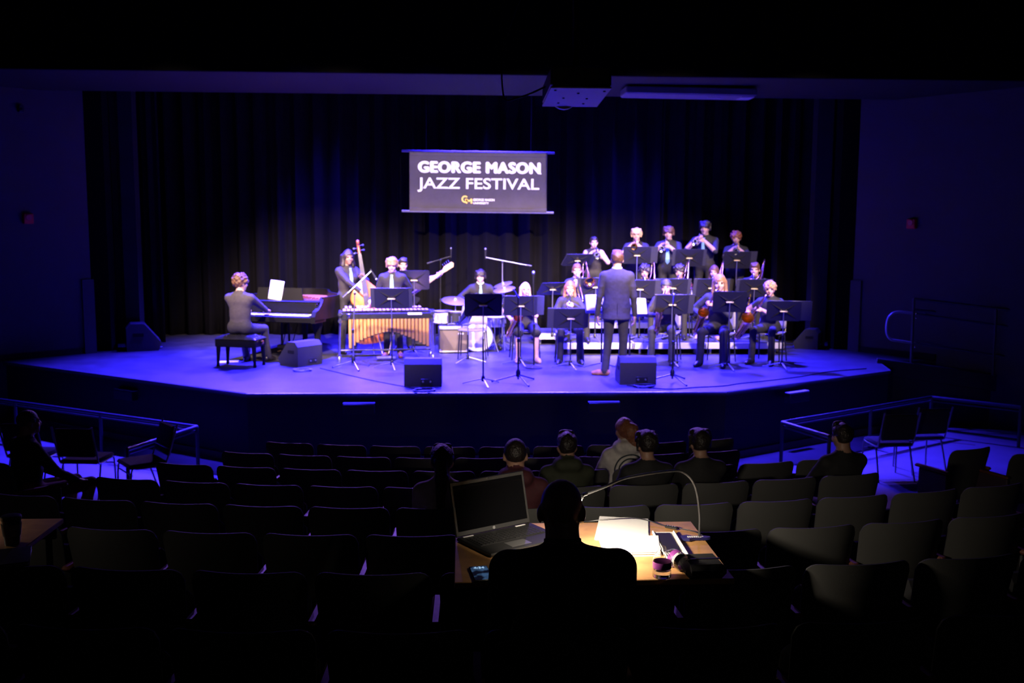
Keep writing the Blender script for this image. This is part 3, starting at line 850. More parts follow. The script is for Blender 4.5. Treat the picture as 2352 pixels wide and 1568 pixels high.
SKINS = {'fair': (0.52, 0.31, 0.26), 'mid': (0.36, 0.20, 0.14), 'dark': (0.20, 0.105, 0.07)}
def skin(k):
    return mat('skin_' + k, SKINS[k], 0.5, var=0.06, vscale=20)
CLOTH = {'black': (0.013, 0.0105, 0.0125), 'black2': (0.010, 0.009, 0.0105), 'charcoal': (0.030, 0.027, 0.028), 'greypant': (0.035, 0.033, 0.034), 'shirtgrey': (0.045, 0.038, 0.046),
         'navy': (0.015, 0.0155, 0.024), 'maroon': (0.05, 0.006, 0.012), 'green': (0.025, 0.030, 0.015), 'hoodie': (0.7, 0.66, 0.62), 'cream': (0.5, 0.42, 0.36), 'white': (0.75, 0.75, 0.76),
         'shorts': (0.13, 0.03, 0.035), 'tan': (0.40, 0.17, 0.09), 'blackshoe': (0.014, 0.013, 0.014), 'jacket': (0.055, 0.050, 0.048), 'tie': (0.22, 0.45, 0.55), 'dim': (0.012, 0.012, 0.013)}
def cloth(k):
    if k in SKINS: return skin(k)
    return mat('cloth_' + k, CLOTH[k], 0.82 if k != 'blackshoe' else 0.3, var=0.15, vscale=25, bump=0.45, bscale=9)
HAIRC = {'brown': (0.10, 0.045, 0.022), 'dark': (0.016, 0.011, 0.010), 'blond': (0.62, 0.40, 0.20), 'auburn': (0.26, 0.09, 0.04), 'lightbrown': (0.28, 0.15, 0.08), 'ginger': (0.42, 0.24, 0.14), 'beanie': (0.02, 0.02, 0.03), 'grey': (0.09, 0.085, 0.085)}
def hairm(k): return mat('hair_' + k, HAIRC[k], 0.42, var=0.3, vscale=60, bump=0.5, bscale=70)
EYE = mat('eye_dark', (0.02, 0.012, 0.01), 0.2); LIPM = mat('lips', (0.45, 0.16, 0.14), 0.4); BROWM = mat('brow', (0.05, 0.03, 0.02), 0.7)

def ik(Sh, W, l1, l2, pole):
    Sh = np.array(Sh, float); W = np.array(W, float); d = W - Sh; L = np.linalg.norm(d)
    mx = (l1 + l2) * 0.995
    if L > mx: W = Sh + d * mx / L; d = W - Sh; L = mx
    u = d / L; a = (l1 * l1 - l2 * l2 + L * L) / (2 * L); hgt = math.sqrt(max(l1 * l1 - a * a, 0))
    p = np.array(pole, float); p = p - u * (p @ u); p /= max(np.linalg.norm(p), 1e-6)
    return Sh + u * a + p * hgt, W

def person(label, M, sit=None, s=1.0, lean=0.0, twist=0.0, hands=None, head=(0, 0, 0), skn='fair', shirt='black', pants='black2', shoes='blackshoe',
           sleeve=1.0, hair=('short', 'brown'), tie=None, jacket=False, h=0.0125, feet=None, knees=None, skirt=False, shorts=False, collar=None, hood=False,
           bare_arm=False, girth=1.0, fem=False, shw=None, shz=0.447, toes=None, name='person', group=None, walk=0.0):
    # local frame: +Y forward, +X the person's right hand side, z = 0 the floor
    skm = skin(skn); TAG = dict(skin=0, shirt=1, pants=2, shoe=3, lip=4, collar=5, eye=6, brow=7, hood=8)
    mats = [skm, cloth(shirt), cloth(pants), cloth(shoes), LIPM, cloth(collar or shirt), EYE, BROWM, cloth(shirt)]
    hipz = (sit + 0.095) if sit is not None else 0.93 * s
    rt = Matrix.Translation((0, 0, hipz)) @ Matrix.Rotation(-lean, 4, 'X') @ Matrix.Rotation(twist, 4, 'Z')
    def up(x, y, z):                                   # torso frame, z above the hips
        return np.array(rt @ Vector((x * s, y * s, z * s)))
    swd = shw or (0.178 if not fem else 0.158)
    SHL = {'R': up(swd, -0.008, shz), 'L': up(-swd, -0.008, shz)}
    nk = up(0, -0.01, 0.52); hc = up(0, 0.025, 0.668)
    lo = np.array((-0.75, -0.60, -0.03)); hi = np.array((0.75, 0.95, hipz + 0.95 * s))
    f = Field(lo, hi, h)
    g = girth
    # torso
    tg = TAG['shirt']
    f.cone(up(-0.06, 0, 0.02), up(0.06, 0, 0.02), 0.135 * g * s, 0.135 * g * s, TAG['pants'], 0.04, (1, 0.86, 0.8))
    f.cone(up(0, 0, 0.10), up(0, 0.005, 0.22), 0.145 * g * s, 0.150 * g * s, tg, 0.04, (1, 0.74, 1))
    f.cone(up(0, 0.0, 0.22), up(0, -0.005, 0.38), 0.152 * g * s, 0.168 * s, tg, 0.04, (1, 0.70, 1))
    f.cone(up(-0.11, -0.005, 0.40), up(0.11, -0.005, 0.40), 0.082 * s, 0.082 * s, tg, 0.05)
    for sx in (-1, 1): f.cone(up(sx * 0.02, -0.02, 0.505), up(sx * (swd - 0.02), -0.012, shz + 0.005), 0.050 * s, 0.058 * s, tg, 0.03)
    if jacket:
        for a_, b_, r0, r1 in (((0, -0.004, 0.36), (0, -0.004, 0.12), .176, .166), ((0, -0.004, 0.12), (0, -0.006, -0.16), .166, .196)):
            f.cone(up(*a_), up(*b_), r0 * s, r1 * s, tg, 0.03, (1, 0.76, 1), zmin=up(0, 0, -0.145)[2])
    if fem:
        for sx in (-1, 1): f.ell(up(sx * 0.07, 0.085, 0.33), np.array((0.065, 0.055, 0.065)) * s, tg, 0.03)
    f.cone(up(0, -0.012, 0.47), nk, 0.085 * s, 0.06 * s, tg, 0.04)
    f.cone(nk, hc + np.array((0, -0.02, -0.03)), 0.057 * s * g, 0.054 * s * g, TAG['skin'], 0.012)
    if hood:
        f.cone(up(-0.06, -0.085, 0.535), up(0.06, -0.085, 0.535), 0.06 * s, 0.06 * s, TAG['hood'], 0.03)
        f.cone(up(-0.075, -0.03, 0.545), up(0.075, -0.03, 0.545), 0.045 * s, 0.045 * s, TAG['hood'], 0.03)
    # legs
    for sd, sx in (('R', 1), ('L', -1)):
        hp = np.array((sx * 0.092 * s, 0.0, hipz - 0.01))
        if sit is not None:
            kn = np.array((sx * 0.16 * s, 0.44 * s, sit + 0.075)); an = np.array((sx * 0.17 * s, 0.46 * s, 0.085))
        else:
            kn = np.array((sx * 0.105 * s, 0.025 + walk * sx, 0.50 * s)); an = np.array((sx * 0.115 * s, -0.02 + walk * 1.4 * sx, 0.085))
        if knees and sd in knees: kn = np.array(knees[sd], float)
        if feet and sd in feet: an = np.array(feet[sd], float)
        pt = TAG['pants']; low = TAG['skin'] if (skirt or shorts) else pt
        f.cone(hp, kn, 0.088 * g * s, 0.062 * s, pt, 0.03)
        if skirt: f.cone(hp + (kn - hp) * 0.5, kn + np.array((0, 0, -0.05)), 0.10 * s, 0.098 * s, pt, 0.03)
        if low == pt:
            f.cone(kn, an, 0.062 * s, 0.050 * s, low, 0.012)
            f.cone(kn + (an - kn) * .6, an + np.array((0, 0.005, -0.02)), 0.055 * s, 0.058 * s, low, 0.012)
        else:
            mid = kn + (an - kn) * 0.3 + np.array((0, -0.025, 0))
            if shorts: f.cone(hp + (kn - hp) * 0.7, kn, 0.07 * s, 0.058 * s, low, 0.0)
            f.cone(kn, mid, 0.055 * s, 0.055 * s, low, 0.015); f.cone(mid, an, 0.055 * s, 0.035 * s, low, 0.015)
        fd = np.array((*(toes or {}).get(sd, (sx * 0.18, 1.0)), 0)); fd /= np.linalg.norm(fd)
        st = TAG['shoe']; base = np.array((an[0], an[1], an[2] - 0.085))
        f.cone(base + np.array((0, 0, .045)) - fd * 0.04, base + np.array((0, 0, .04)) + fd * 0.10, 0.042, 0.042, st, 0.01)
        f.cone(base + np.array((0, 0, .035)) + fd * 0.10, base + np.array((0, 0, .028)) + fd * 0.175, 0.044, 0.030, st, 0.02)
        if low != pt: f.cone(an, base + np.array((0, 0, .05)), 0.035, 0.034, low, 0.01)
    # arms
    wr = {}
    extra = []
    for sd, sx in (('R', 1), ('L', -1)):
        hd = (hands or {}).get(sd)
        if hd is None:
            hd = dict(p=(sx * 0.16, 0.33, sit + 0.16) if sit is not None else (sx * 0.27, 0.03, 0.80 * s), f=(-sx * 0.2, 1, -0.2) if sit is not None else (0, 0.12, -1), n=(0, 0, -1) if sit is not None else (-sx, 0, 0), k='relax')
        l1 = 0.29 * s; l2 = 0.26 * s
        el, W = ik(SHL[sd], hd['p'], l1, l2, hd.get('pole', (sx * 0.9, -0.5, -0.8)))
        sl = hd.get('sleeve', sleeve)
        st = TAG['shirt']
        f.cone(SHL[sd], SHL[sd] + (el - SHL[sd]) * 0.5, 0.062 * s, 0.054 * s, TAG['skin'] if bare_arm else st, 0.03)
        f.cone(SHL[sd] + (el - SHL[sd]) * 0.5, el, 0.054 * s, 0.047 * s, TAG['skin'] if (bare_arm or sl < 0.5) else st, 0.012)
        f.cone(el, W, 0.046 * s, 0.030 * s, TAG['skin'] if (bare_arm or sl < 0.9) else st, 0.012)
        if sl >= 0.9 and not bare_arm: f.cone(el + (W - el) * .5, W - (W - el) * 0.03, 0.042 * s, 0.038 * s, st, 0.01)
        wr[sd] = W
        X = Vector(hd['f']).normalized(); n_ = Vector(hd['n']); Z = -(n_ - X * n_.dot(X)).normalized(); Y = Z.cross(X)
        V, Q = HANDS[hd.get('k', 'relax')]
        V = V.copy() * (0.97 * s)
        if sd == 'L': V[:, 1] *= -1; Q = Q[:, ::-1]
        B = np.array([X, Y, Z])
        extra.append((V @ B + W, Q, TAG['skin']))
    # head
    hy, hp_, hr = head                                  # yaw (left +), pitch (down +), roll
    Rh = np.array((rt.to_3x3() @ Matrix.Rotation(lean * 0.8, 3, 'X') @ Matrix.Rotation(hy, 3, 'Z') @ Matrix.Rotation(-hp_, 3, 'X') @ Matrix.Rotation(hr, 3, 'Y')))
    def H(x, y, z): return hc + Rh @ (np.array((x, y, z)) * s)
    k = s
    f.ell(H(0, -0.015, 0.028), np.array((.075, .094, .086)) * k, 0, 0.01, Rh)
    f.ell(H(0, 0.028, -0.040), np.array((.058, .062, .064)) * k, 0, 0.03, Rh)
    f.ell(H(0, 0.066, -0.088), np.array((.026, .022, .020)) * k, 0, 0.025, Rh)
    for sx in (-1, 1):
        f.ell(H(sx * 0.077, -0.012, -0.012), np.array((.013, .023, .033)) * k, 0, 0.006, Rh)
        f.ell(H(sx * 0.040, 0.062, -0.028), np.array((.024, .020, .022)) * k, 0, 0.02, Rh)
    f.cone(H(0, 0.082, 0.012), H(0, 0.105, -0.022), 0.010 * k, 0.0145 * k, 0, 0.012)
    f.cone(H(-0.045, 0.072, 0.030), H(0.045, 0.072, 0.030), 0.011 * k, 0.011 * k, 0, 0.015)
    f.ell(H(0, 0.081, -0.055), np.array((.024, .013, .010)) * k, TAG['lip'], 0.004, Rh)
    for sx in (-1, 1): f.ell(H(sx * 0.033, 0.092, 0.008), np.array((.016, .014, .010)) * k, 0, 0.008, Rh, sub=True)
    V, Q, tg_ = f.surface()
    for sx in (-1, 1):
        v, q = quad_sphere(H(sx * 0.033, 0.0735, 0.008), np.array((.014, .012, .0085)) * k, Rh); extra.append((v, q, TAG['eye']))
        v, q = quad_sphere(H(sx * 0.034, 0.083, 0.030), np.array((.019, .007, .0042)) * k, Rh); extra.append((v, q, TAG['brow']))
    me = np_mesh('body', V, Q, tg_, mats, extra)
    root = thing(name, label, 'person', M=M, group=group)
    link('body', me, root)
    # hair
    style, hcol = hair
    if style != 'bald': make_hair(style, hcol, H, Rh, k, root, hc, up)
    # front surface sampling
    def front(x, z, sign=1):
        ix = int(round((x - f.lo[0]) / h)); iz = int(round((z - f.lo[2]) / h))
        colm = f.F[ix, :, iz]; w_ = np.where(colm < 0)[0]
        if len(w_) == 0: return None
        return f.lo[1] + (w_.max() if sign > 0 else w_.min()) * h + sign * h * 0.5
    root_info = dict(front=front, wr=wr, H=H, up=up, root=root, hc=hc, mouth=H(0, 0.098, -0.055))
    if tie:
        z0 = up(0, 0, 0.50)[2]; z1 = up(0, 0, 0.10)[2]
        v = []; fc = []; N = 9; last = None
        for i in range(N + 1):
            t = i / N; z = z0 + (z1 - z0) * t
            wd = 0.020 if i == 0 else (0.016 if i == 1 else 0.020 + 0.020 * t)
            if i == N: wd = 0.004
            px_ = up(0, 0.08, 0.50 + (0.10 - 0.50) * t)[0]
            yy = front(px_, z); yy = last if yy is None else yy
            if last is not None: yy = max(yy, last - 0.02)
            last = yy
            yy += 0.016
            for dx, dy in ((-wd, -0.004), (0, 0.006), (wd, -0.004)): v.append((px_ + dx, yy + dy, z))
            for dx, dy in ((-wd, -0.012), (0, -0.006), (wd, -0.012)): v.append((px_ + dx, yy + dy, z))
        for i in range(N):
            a = i * 6; b = a + 6
            fc += [(a, a + 1, b + 1, b), (a + 1, a + 2, b + 2, b + 1), (a + 3, b + 3, b + 4, a + 4), (a + 4, b + 4, b + 5, a + 5), (a, b, b + 3, a + 3), (a + 2, a + 5, b + 5, b + 2)]
        MB().add(v, fc).build('necktie', cloth(tie), root)
    if collar:
        v = []; fc = []; n = 28
        for (zz, r0) in ((0.505, .074), (0.535, .071), (0.568, .0675), (0.570, .062), (0.535, .062)):
            for i in range(n):
                th = 2 * PI * i / n
                v.append(tuple(up(r0 * math.cos(th), -0.004 + r0 * 1.02 * math.sin(th), zz - 0.022 * max(0, math.sin(th)))))
        for j in range(4):
            for i in range(n): fc.append((j * n + i, j * n + (i + 1) % n, (j + 1) * n + (i + 1) % n, (j + 1) * n + i))
        MB().add(v, fc).build('shirt_collar', cloth(collar), root, ang=70)
    if jacket:
        v = [tuple(up(0, -0.158 + 0.0 * q, zz)) for q, zz in ((0, 0.08), (1, -0.14))]
        ys = [front(v[0][0], zz, -1) for zz in (v[0][2], v[1][2])]
        MB().tube([(v[0][0], (ys[0] or -.13) + .002, v[0][2]), (v[1][0], (ys[1] or -.15) + .002, v[1][2])], 0.004, 6).build('back_vent', FLATBLACK, root)
    return root_info

def make_hair(style, colr, H, Rh, k, root, hc, up):
    hh = 0.0095
    f = Field(hc - np.array((0.24, 0.24, 0.52)), hc + np.array((0.24, 0.24, 0.24)), hh)
    rng = random.Random(sum(map(ord, style + colr)) + int(hc[2] * 1000))
    vol = {'short': 0.012, 'curly': 0.030, 'afro': 0.042, 'mop': 0.017, 'long': 0.014, 'beanie': 0.018, 'tied': 0.008, 'bun': 0.012, 'pony': 0.012, 'buzz': 0.003, 'straightlong': 0.012, 'longback': 0.015}[style]
    f.ell(H(0, -0.018, 0.034), np.array((.077 + vol, .094 + vol, .088 + vol)) * k, 0, 0.0, Rh)
    # carve the face, the ears and the nape
    if style == 'beanie':
        f.ell(H(0, 0.06, -0.075), np.array((.16, .20, .115)) * k, 0, 0.01, Rh, sub=True)
    else:
        f.ell(H(0, 0.125, -0.035), np.array((.085, .10, .092 if style not in ('mop', 'curly') else .080)) * k, 0, 0.012, Rh, sub=True)
        if style not in ('long', 'straightlong', 'longback'):
            for sx in (-1, 1): f.ell(H(sx * 0.10, 0.03, -0.06), np.array((.05, .085, .065)) * k, 0, 0.01, Rh, sub=True)
            f.ell(H(0, -0.05, -0.165), np.array((.15, .16, .105)) * k, 0, 0.01, Rh, sub=True)
    if style == 'mop':
        for i in range(9):
            a = -1.2 + 2.4 * i / 8
            f.cone(H(0.075 * math.sin(a), 0.05 * math.cos(a), 0.10), H(0.085 * math.sin(a), 0.02 + 0.082 * math.cos(a), 0.028 + 0.012 * rng.random()), 0.026 * k, 0.014 * k, 0, 0.008)
        for sx in (-1, 1): f.cone(H(sx * 0.08, -0.01, 0.06), H(sx * 0.088, 0.0, -0.03), 0.03 * k, 0.02 * k, 0, 0.01)
    if style in ('short',):
        for i in range(5):
            a = -0.9 + 1.8 * i / 4
            f.cone(H(0.06 * math.sin(a), 0.04, 0.115), H(0.066 * math.sin(a), 0.02 + 0.062 * math.cos(a), 0.078), 0.022 * k, 0.016 * k, 0, 0.01)
    if style in ('curly', 'afro'):
        for i in range(46):
            u = rng.uniform(-1, 1); th = rng.uniform(0, 2 * PI); z = abs(u) * 0.9 + 0.05
            r = math.sqrt(max(0, 1 - z * z)); x = r * math.cos(th); y = r * math.sin(th)
            if y > 0.75 and z < 0.5: continue
            q = (.077 + vol * .8)
            f.ell(H(x * q, -0.018 + y * (q + .017), 0.034 + z * (.088 + vol * .8)), np.array((.019, .019, .019)) * k, 0, 0.008, Rh)
    if style in ('long', 'straightlong', 'longback'):
        for sx in (-1, 1):
            for y, e in ((-0.02, 0.0), (-0.055, 0.02)):
                lb = 0.036 if style == 'longback' else 0.026
                f.cone(H(sx * 0.078, y, 0.02), H(sx * 0.092, y + 0.01, -0.12), lb * k, lb * k, 0, 0.02)
                f.cone(H(sx * 0.092, y + 0.01, -0.12), H(sx * (0.115 if style != 'longback' else 0.09), y + (0.06 if style == 'straightlong' else -0.02), -0.30 if style != 'longback' else -0.38), lb * k, 0.024 * k, 0, 0.02)
        for sx in (-.05, 0, .05):
            f.cone(H(sx, -0.10, 0.0), H(sx * 1.5, -0.12, -0.28), 0.034 * k, 0.026 * k, 0, 0.02)
    if style == 'tied':
        f.ell(H(0, -0.125, 0.03), np.array((.03, .03, .03)) * k, 0, 0.01, Rh)
    if style == 'bun':
        f.ell(H(0.028, -0.115, 0.01), np.array((.068, .062, .085)) * k, 0, 0.015, Rh)
        f.cone(H(0.03, -0.13, -0.02), H(0.05, -0.135, -0.13), 0.055 * k, 0.035 * k, 0, 0.02)
    if style == 'pony':
        f.ell(H(0, -0.118, 0.02), np.array((.04, .04, .045)) * k, 0, 0.01, Rh)
        f.cone(H(0, -0.13, 0.02), H(0.01, -0.165, -0.10), 0.04 * k, 0.05 * k, 0, 0.02)
        f.cone(H(0.01, -0.165, -0.10), H(0.0, -0.15, -0.30), 0.05 * k, 0.035 * k, 0, 0.02)
    if style not in ('beanie', 'buzz'):
        g = np.stack(np.meshgrid(*[f.lo[q] + np.arange(f.n[q]) * hh for q in range(3)], indexing='ij'), -1)
        amp = 0.007 if style in ('curly', 'afro') else 0.0035
        fr = 95 if style in ('curly', 'afro') else 55
        vz = 0.25 if style in ('long', 'straightlong', 'longback', 'pony') else 1.0
        f.F += (amp * (np.sin(g[..., 0] * fr + 1.3 * np.sin(g[..., 2] * fr * vz)) + np.sin(g[..., 1] * fr * 0.9 + 2 + 1.1 * np.sin(g[..., 2] * fr * vz * 0.8)) * 0.8)).astype(np.float32)
    V, Q, tg = f.surface()
    if len(Q) == 0: return
    me = np_mesh('hair', V, Q, tg * 0, [hairm(colr)])
    link('beanie' if style == 'beanie' else 'hair', me, root)
def face_dir(pos, target):
    d = Vector(target) - Vector(pos); return math.atan2(-d.x, d.y)
# ================================================================== stage furniture and instruments
def xform(M, p): return M @ Vector(p)
FOLDER = mat('folder_vinyl', (0.03, 0.03, 0.045), 0.4)
BRKT = mat('bracket_metal', (0.85, 0.68, 0.40), 0.45, 0.35)
def music_stand(label, u, v, y, zf, tilt=20, yaw=0, folder=None, sheets=False, low=False):
    c = PY(u, v, y)
    t = thing('music_stand', label, 'music stand', (c.x, c.y, zf), rad(yaw), group='music stands')
    zc = c.z - zf
    MD = T(0, 0, zc) @ R(rad(tilt), 'X')
    W_, H_ = 0.505, 0.33
    rr = 0.03
    poly = []
    for (cx, cz, a0) in ((W_ / 2 - rr, H_ / 2 - rr, 0), (-W_ / 2 + rr, H_ / 2 - rr, 90), (-W_ / 2 + rr, -H_ / 2 + rr, 180), (W_ / 2 - rr, -H_ / 2 + rr, 270)):
        for k in range(4):
            a = rad(a0 + 30 * k); poly.append((cx + rr * math.cos(a), cz + rr * math.sin(a)))
    dk = MB().prism(poly, -0.002, 0.002, M=MD @ R(PI / 2, 'X'))
    dk.box((0, 0.03, -H_ / 2 + 0.004), (W_ - 0.06, 0.06, 0.006), M=MD).box((0, 0.058, -H_ / 2 + 0.014), (W_ - 0.06, 0.005, 0.022), M=MD)
    d = dk.build('desk', STANDBLK, t)
    for sx in (-1, 1):
        for sz in (-1, 1):
            b0 = Vector((sx * 0.03, -0.002, sz * 0.012)); tip = Vector((sx * W_ * 0.40, -0.003, sz * H_ * 0.40))
            n = Vector((-(tip.z - b0.z), 0, tip.x - b0.x)).normalized() * 0.022
            pk = b0.lerp(tip, 0.25) + Vector((0, -0.014, 0))
            MB().add([b0 + n, b0 - n, tip, pk], [(0, 3, 2), (3, 1, 2), (0, 1, 3)], MD).build('stamped_rib', FLATBLACK, d, smooth=False)  # flat black puts the recess shading of the ribs into their colour
    br = MB().box((0, -0.022, 0), (0.11, 0.02, 0.018), 0.004, M=MD)
    br.build('bracket', BRKT, t)
    for sx in (-1, 1):
        MB().box((sx * 0.036, -0.014, 0.0), (0.022, 0.022, 0.05), 0.004, M=MD).build('clamp', BLKMETAL, t)
    top = xform(MD, (0, -0.03, 0))
    MB().tube([(top.x, top.y, top.z), (0, top.y * 0.4, zc - 0.08), (0, 0, zc * 0.55)], 0.0075, 8).build('inner_shaft', STEEL, t)
    MB().tube([(0, 0, 0.07), (0, 0, zc * 0.58)], 0.012, 10).build('outer_tube', BLKMETAL, t)
    MB().lathe([(0.012, 0.05), (0.026, 0.055), (0.026, 0.11), (0.012, 0.13)], 12).build('hub', BLKMETAL, t)
    for k in range(3):
        a = rad(-90 + 120 * k + 12)
        MB().tube([(0.02 * math.cos(a), 0.02 * math.sin(a), 0.085), (0.14 * math.cos(a), 0.14 * math.sin(a), 0.055), (0.29 * math.cos(a), 0.29 * math.sin(a), 0.012)], 0.011, 8, flat=0.7).build('leg', STEEL, t)
    if folder is not None:
        fo = thing('music_folder', 'open black music folder on the ' + label.replace('black music ', ''), 'folder', M=t.matrix_world @ MD @ T(folder, 0.012, 0.004), group='music folders')
        MB().box((-0.16, 0, 0), (0.30, 0.006, 0.32), 0.002).build('cover', FOLDER, fo)
        MB().box((0.16, 0, 0), (0.30, 0.006, 0.32), 0.002).build('cover', FOLDER, fo)
        MB().box((0, 0.0, 0), (0.03, 0.012, 0.32), 0.003).build('spine', FOLDER, fo)
        for sx in (-1, 1):
            MB().box((sx * 0.145, 0.006, 0.0), (0.24, 0.003, 0.30)).build('sheet_music', WHITE, fo)
    return t
def ybase(u, v, zf=0.0): return PZ(u, v, zf).y

def mic_parts(t, M, big=False):
    b = MB().lathe([(0.010, 0), (0.012, 0.05), (0.017, 0.13), (0.018, 0.15)], 12, M=M).build('microphone', BLKMETAL, t)
    MB().sphere((0, 0, 0.172), 0.026 if big else 0.018, 12, 8, M=M).build('grille', STEEL, b)
def mic_stand(label, base, top, boom=None, tripod=True, mic_dir=(0, 0, 1), big=False, legs_r=0.32, metal=BLKMETAL):
    base = Vector(base); t = thing('microphone_stand', label, 'mic stand', base, group='microphone stands')
    top = Vector(top) - base
    MB().tube([(0, 0, 0.05), (0, 0, top.z * 0.5)], 0.013, 10).build('lower_tube', metal, t)
    MB().tube([(0, 0, top.z * 0.48), (top.x, top.y, top.z)], 0.009, 10).build('upper_tube', metal, t)
    MB().lathe([(0.014, -0.03), (0.02, -0.025), (0.02, 0.025), (0.014, 0.03)], 10, M=T(0, 0, top.z * 0.5)).build('clutch', BLACK, t)
    if tripod:
        MB().lathe([(0.014, 0.08), (0.03, 0.09), (0.034, 0.15), (0.016, 0.19)], 12).build('hub', BLACK, t)
        for k in range(3):
            a = rad(-70 + 120 * k)
            lg = MB().tube([(0.02 * math.cos(a), 0.02 * math.sin(a), 0.11), (legs_r * math.cos(a), legs_r * math.sin(a), 0.012)], 0.010, 8).build('leg', metal, t)
            MB().sphere((legs_r * math.cos(a), legs_r * math.sin(a), 0.014), 0.014, 8, 6).build('rubber_foot', BLACK, lg)
    else:
        MB().lathe([(0.13, 0), (0.13, 0.012), (0.04, 0.03), (0.015, 0.05)], 24).build('round_base', metal, t)
    if boom:
        a, b = Vector(boom[0]) - base, Vector(boom[1]) - base
        bm = MB().tube([a, b], 0.008, 8).build('boom_arm', metal, t)
        MB().tube([a, a + (b - a).normalized() * 0.10], 0.016, 8).build('counterweight', BLACK, bm)
        MB().sphere(top, 0.022, 10, 8).build('boom_clutch', BLACK, t)
        end = b
    else: end = top
    d = Vector(mic_dir).normalized()
    mic_parts(t, T(*end) @ d.to_track_quat('Z', 'Y').to_matrix().to_4x4() @ T(0, 0, -0.03), big)
    return t

def wedge(label, M, group='floor monitors'):
    t = thing('floor_monitor', label, 'monitor speaker', M=M, group=group)
    w_ = 0.50
    prof = [(-0.20, 0), (0.20, 0), (0.24, 0.10), (0.02, 0.37), (-0.14, 0.37), (-0.20, 0.30)]      # (y, z); grille slopes towards +Y
    MB().prism(prof, -w_ / 2, w_ / 2, M=Matrix(((0, 0, 1, 0), (1, 0, 0, 0), (0, 1, 0, 0), (0, 0, 0, 1)))).build('cabinet', TOLEX, t, ang=20)
    a = Vector((0, 0.24, 0.10)); b = Vector((0, 0.02, 0.37)); n = Vector((0, 0.27, 0.22)).normalized()
    c = (a + b) / 2 + n * 0.004
    MB().box((0, 0, 0), (w_ * 0.94, 0.31, 0.012), 0.004, M=T(*c) @ n.to_track_quat('Z', 'Y').to_matrix().to_4x4() @ R(0, 'Z')).build('grille', GRILLE, t)
    for sx in (-1, 1):
        MB().box((sx * (w_ / 2 + 0.001), -0.05, 0.22), (0.006, 0.14, 0.05), 0.002, M=R(0, 'X')).build('side_handle', FLATBLACK, t)
    MB().box((0.05, -0.202, 0.07), (0.16, 0.006, 0.07), 0.002).build('jack_panel', BLKMETAL, t)
    for sx in (0.0, 0.1): MB().lathe([(0.013, 0), (0.013, 0.012), (0.006, 0.013)], 10, M=T(sx, -0.204, 0.07) @ R(PI / 2, 'X')).build('jack', STEEL, t)
    return t
def coil(label, c, r, turns, rad_=0.007, tail=None, m=None):
    pts = []
    rnd = random.Random(int(c[0] * 100))
    for i in range(int(turns * 18)):
        a = i / 18 * 2 * PI; q = r * (0.82 + 0.25 * math.sin(i * 0.37) ** 2)
        pts.append((q * math.cos(a), q * 0.9 * math.sin(a), rad_ + 0.006 * (i % 36) / 18 + 0.004 * (i // 18)))
    if tail: pts += [(x - c[0], y - c[1], rad_) for x, y in tail]
    o = MB().tube(pts, rad_, 6).build('cable_coil', m or mat('cable_rubber', (0.03, 0.03, 0.04), 0.5))
    o.location = c
    return tag(o, label, 'cable')

# ---- stage chairs (grey plastic shell, black legs)
PLASTIC = mat('chair_plastic', (0.16, 0.15, 0.165), 0.45)
def make_stage_chair(label, M):
    t = thing('stage_chair', label, 'chair', M=M, group='stage chairs')
    def sh(i, j):
        x = (i - .5) * 0.44
        return (x, 0.22 - 0.42 * j, 0.445 + 0.02 * (2 * i - 1) ** 2 - 0.012 * math.sin(PI * j))
    s_ = MB().grid(sh, 9, 7).build('seat', PLASTIC, t); md = s_.modifiers.new('t', 'SOLIDIFY'); md.thickness = 0.014
    def bk(i, j):
        x = (i - .5) * (0.44 - 0.05 * j * j)
        return (x, -0.205 - 0.09 * j + 0.045 * (2 * i - 1) ** 2, 0.52 + 0.33 * j - 0.03 * (2 * i - 1) ** 4 * j)
    b_ = MB().grid(bk, 9, 7).build('backrest', PLASTIC, t); md = b_.modifiers.new('t', 'SOLIDIFY'); md.thickness = 0.012
    for sx in (-1, 1):
        MB().tube([(sx * .20, 0.17, 0.43), (sx * .225, 0.21, 0.0)], 0.011, 8).build('leg', BLKMETAL, t)
        MB().tube([(sx * .20, -0.15, 0.43), (sx * .225, -0.23, 0.0)], 0.011, 8).build('leg', BLKMETAL, t)
        MB().tube([(sx * .20, 0.17, 0.43), (sx * .20, -0.15, 0.43), (sx * .20, -0.215, 0.52), (sx * .19, -0.27, 0.76)], 0.010, 8).build('side_frame', BLKMETAL, t)
    return t
CHAIR0 = None
def stage_chair(label, M):
    global CHAIR0
    if CHAIR0 is None: CHAIR0 = make_stage_chair(label, M); return CHAIR0
    return dup(CHAIR0, M, label, 'stage chairs')

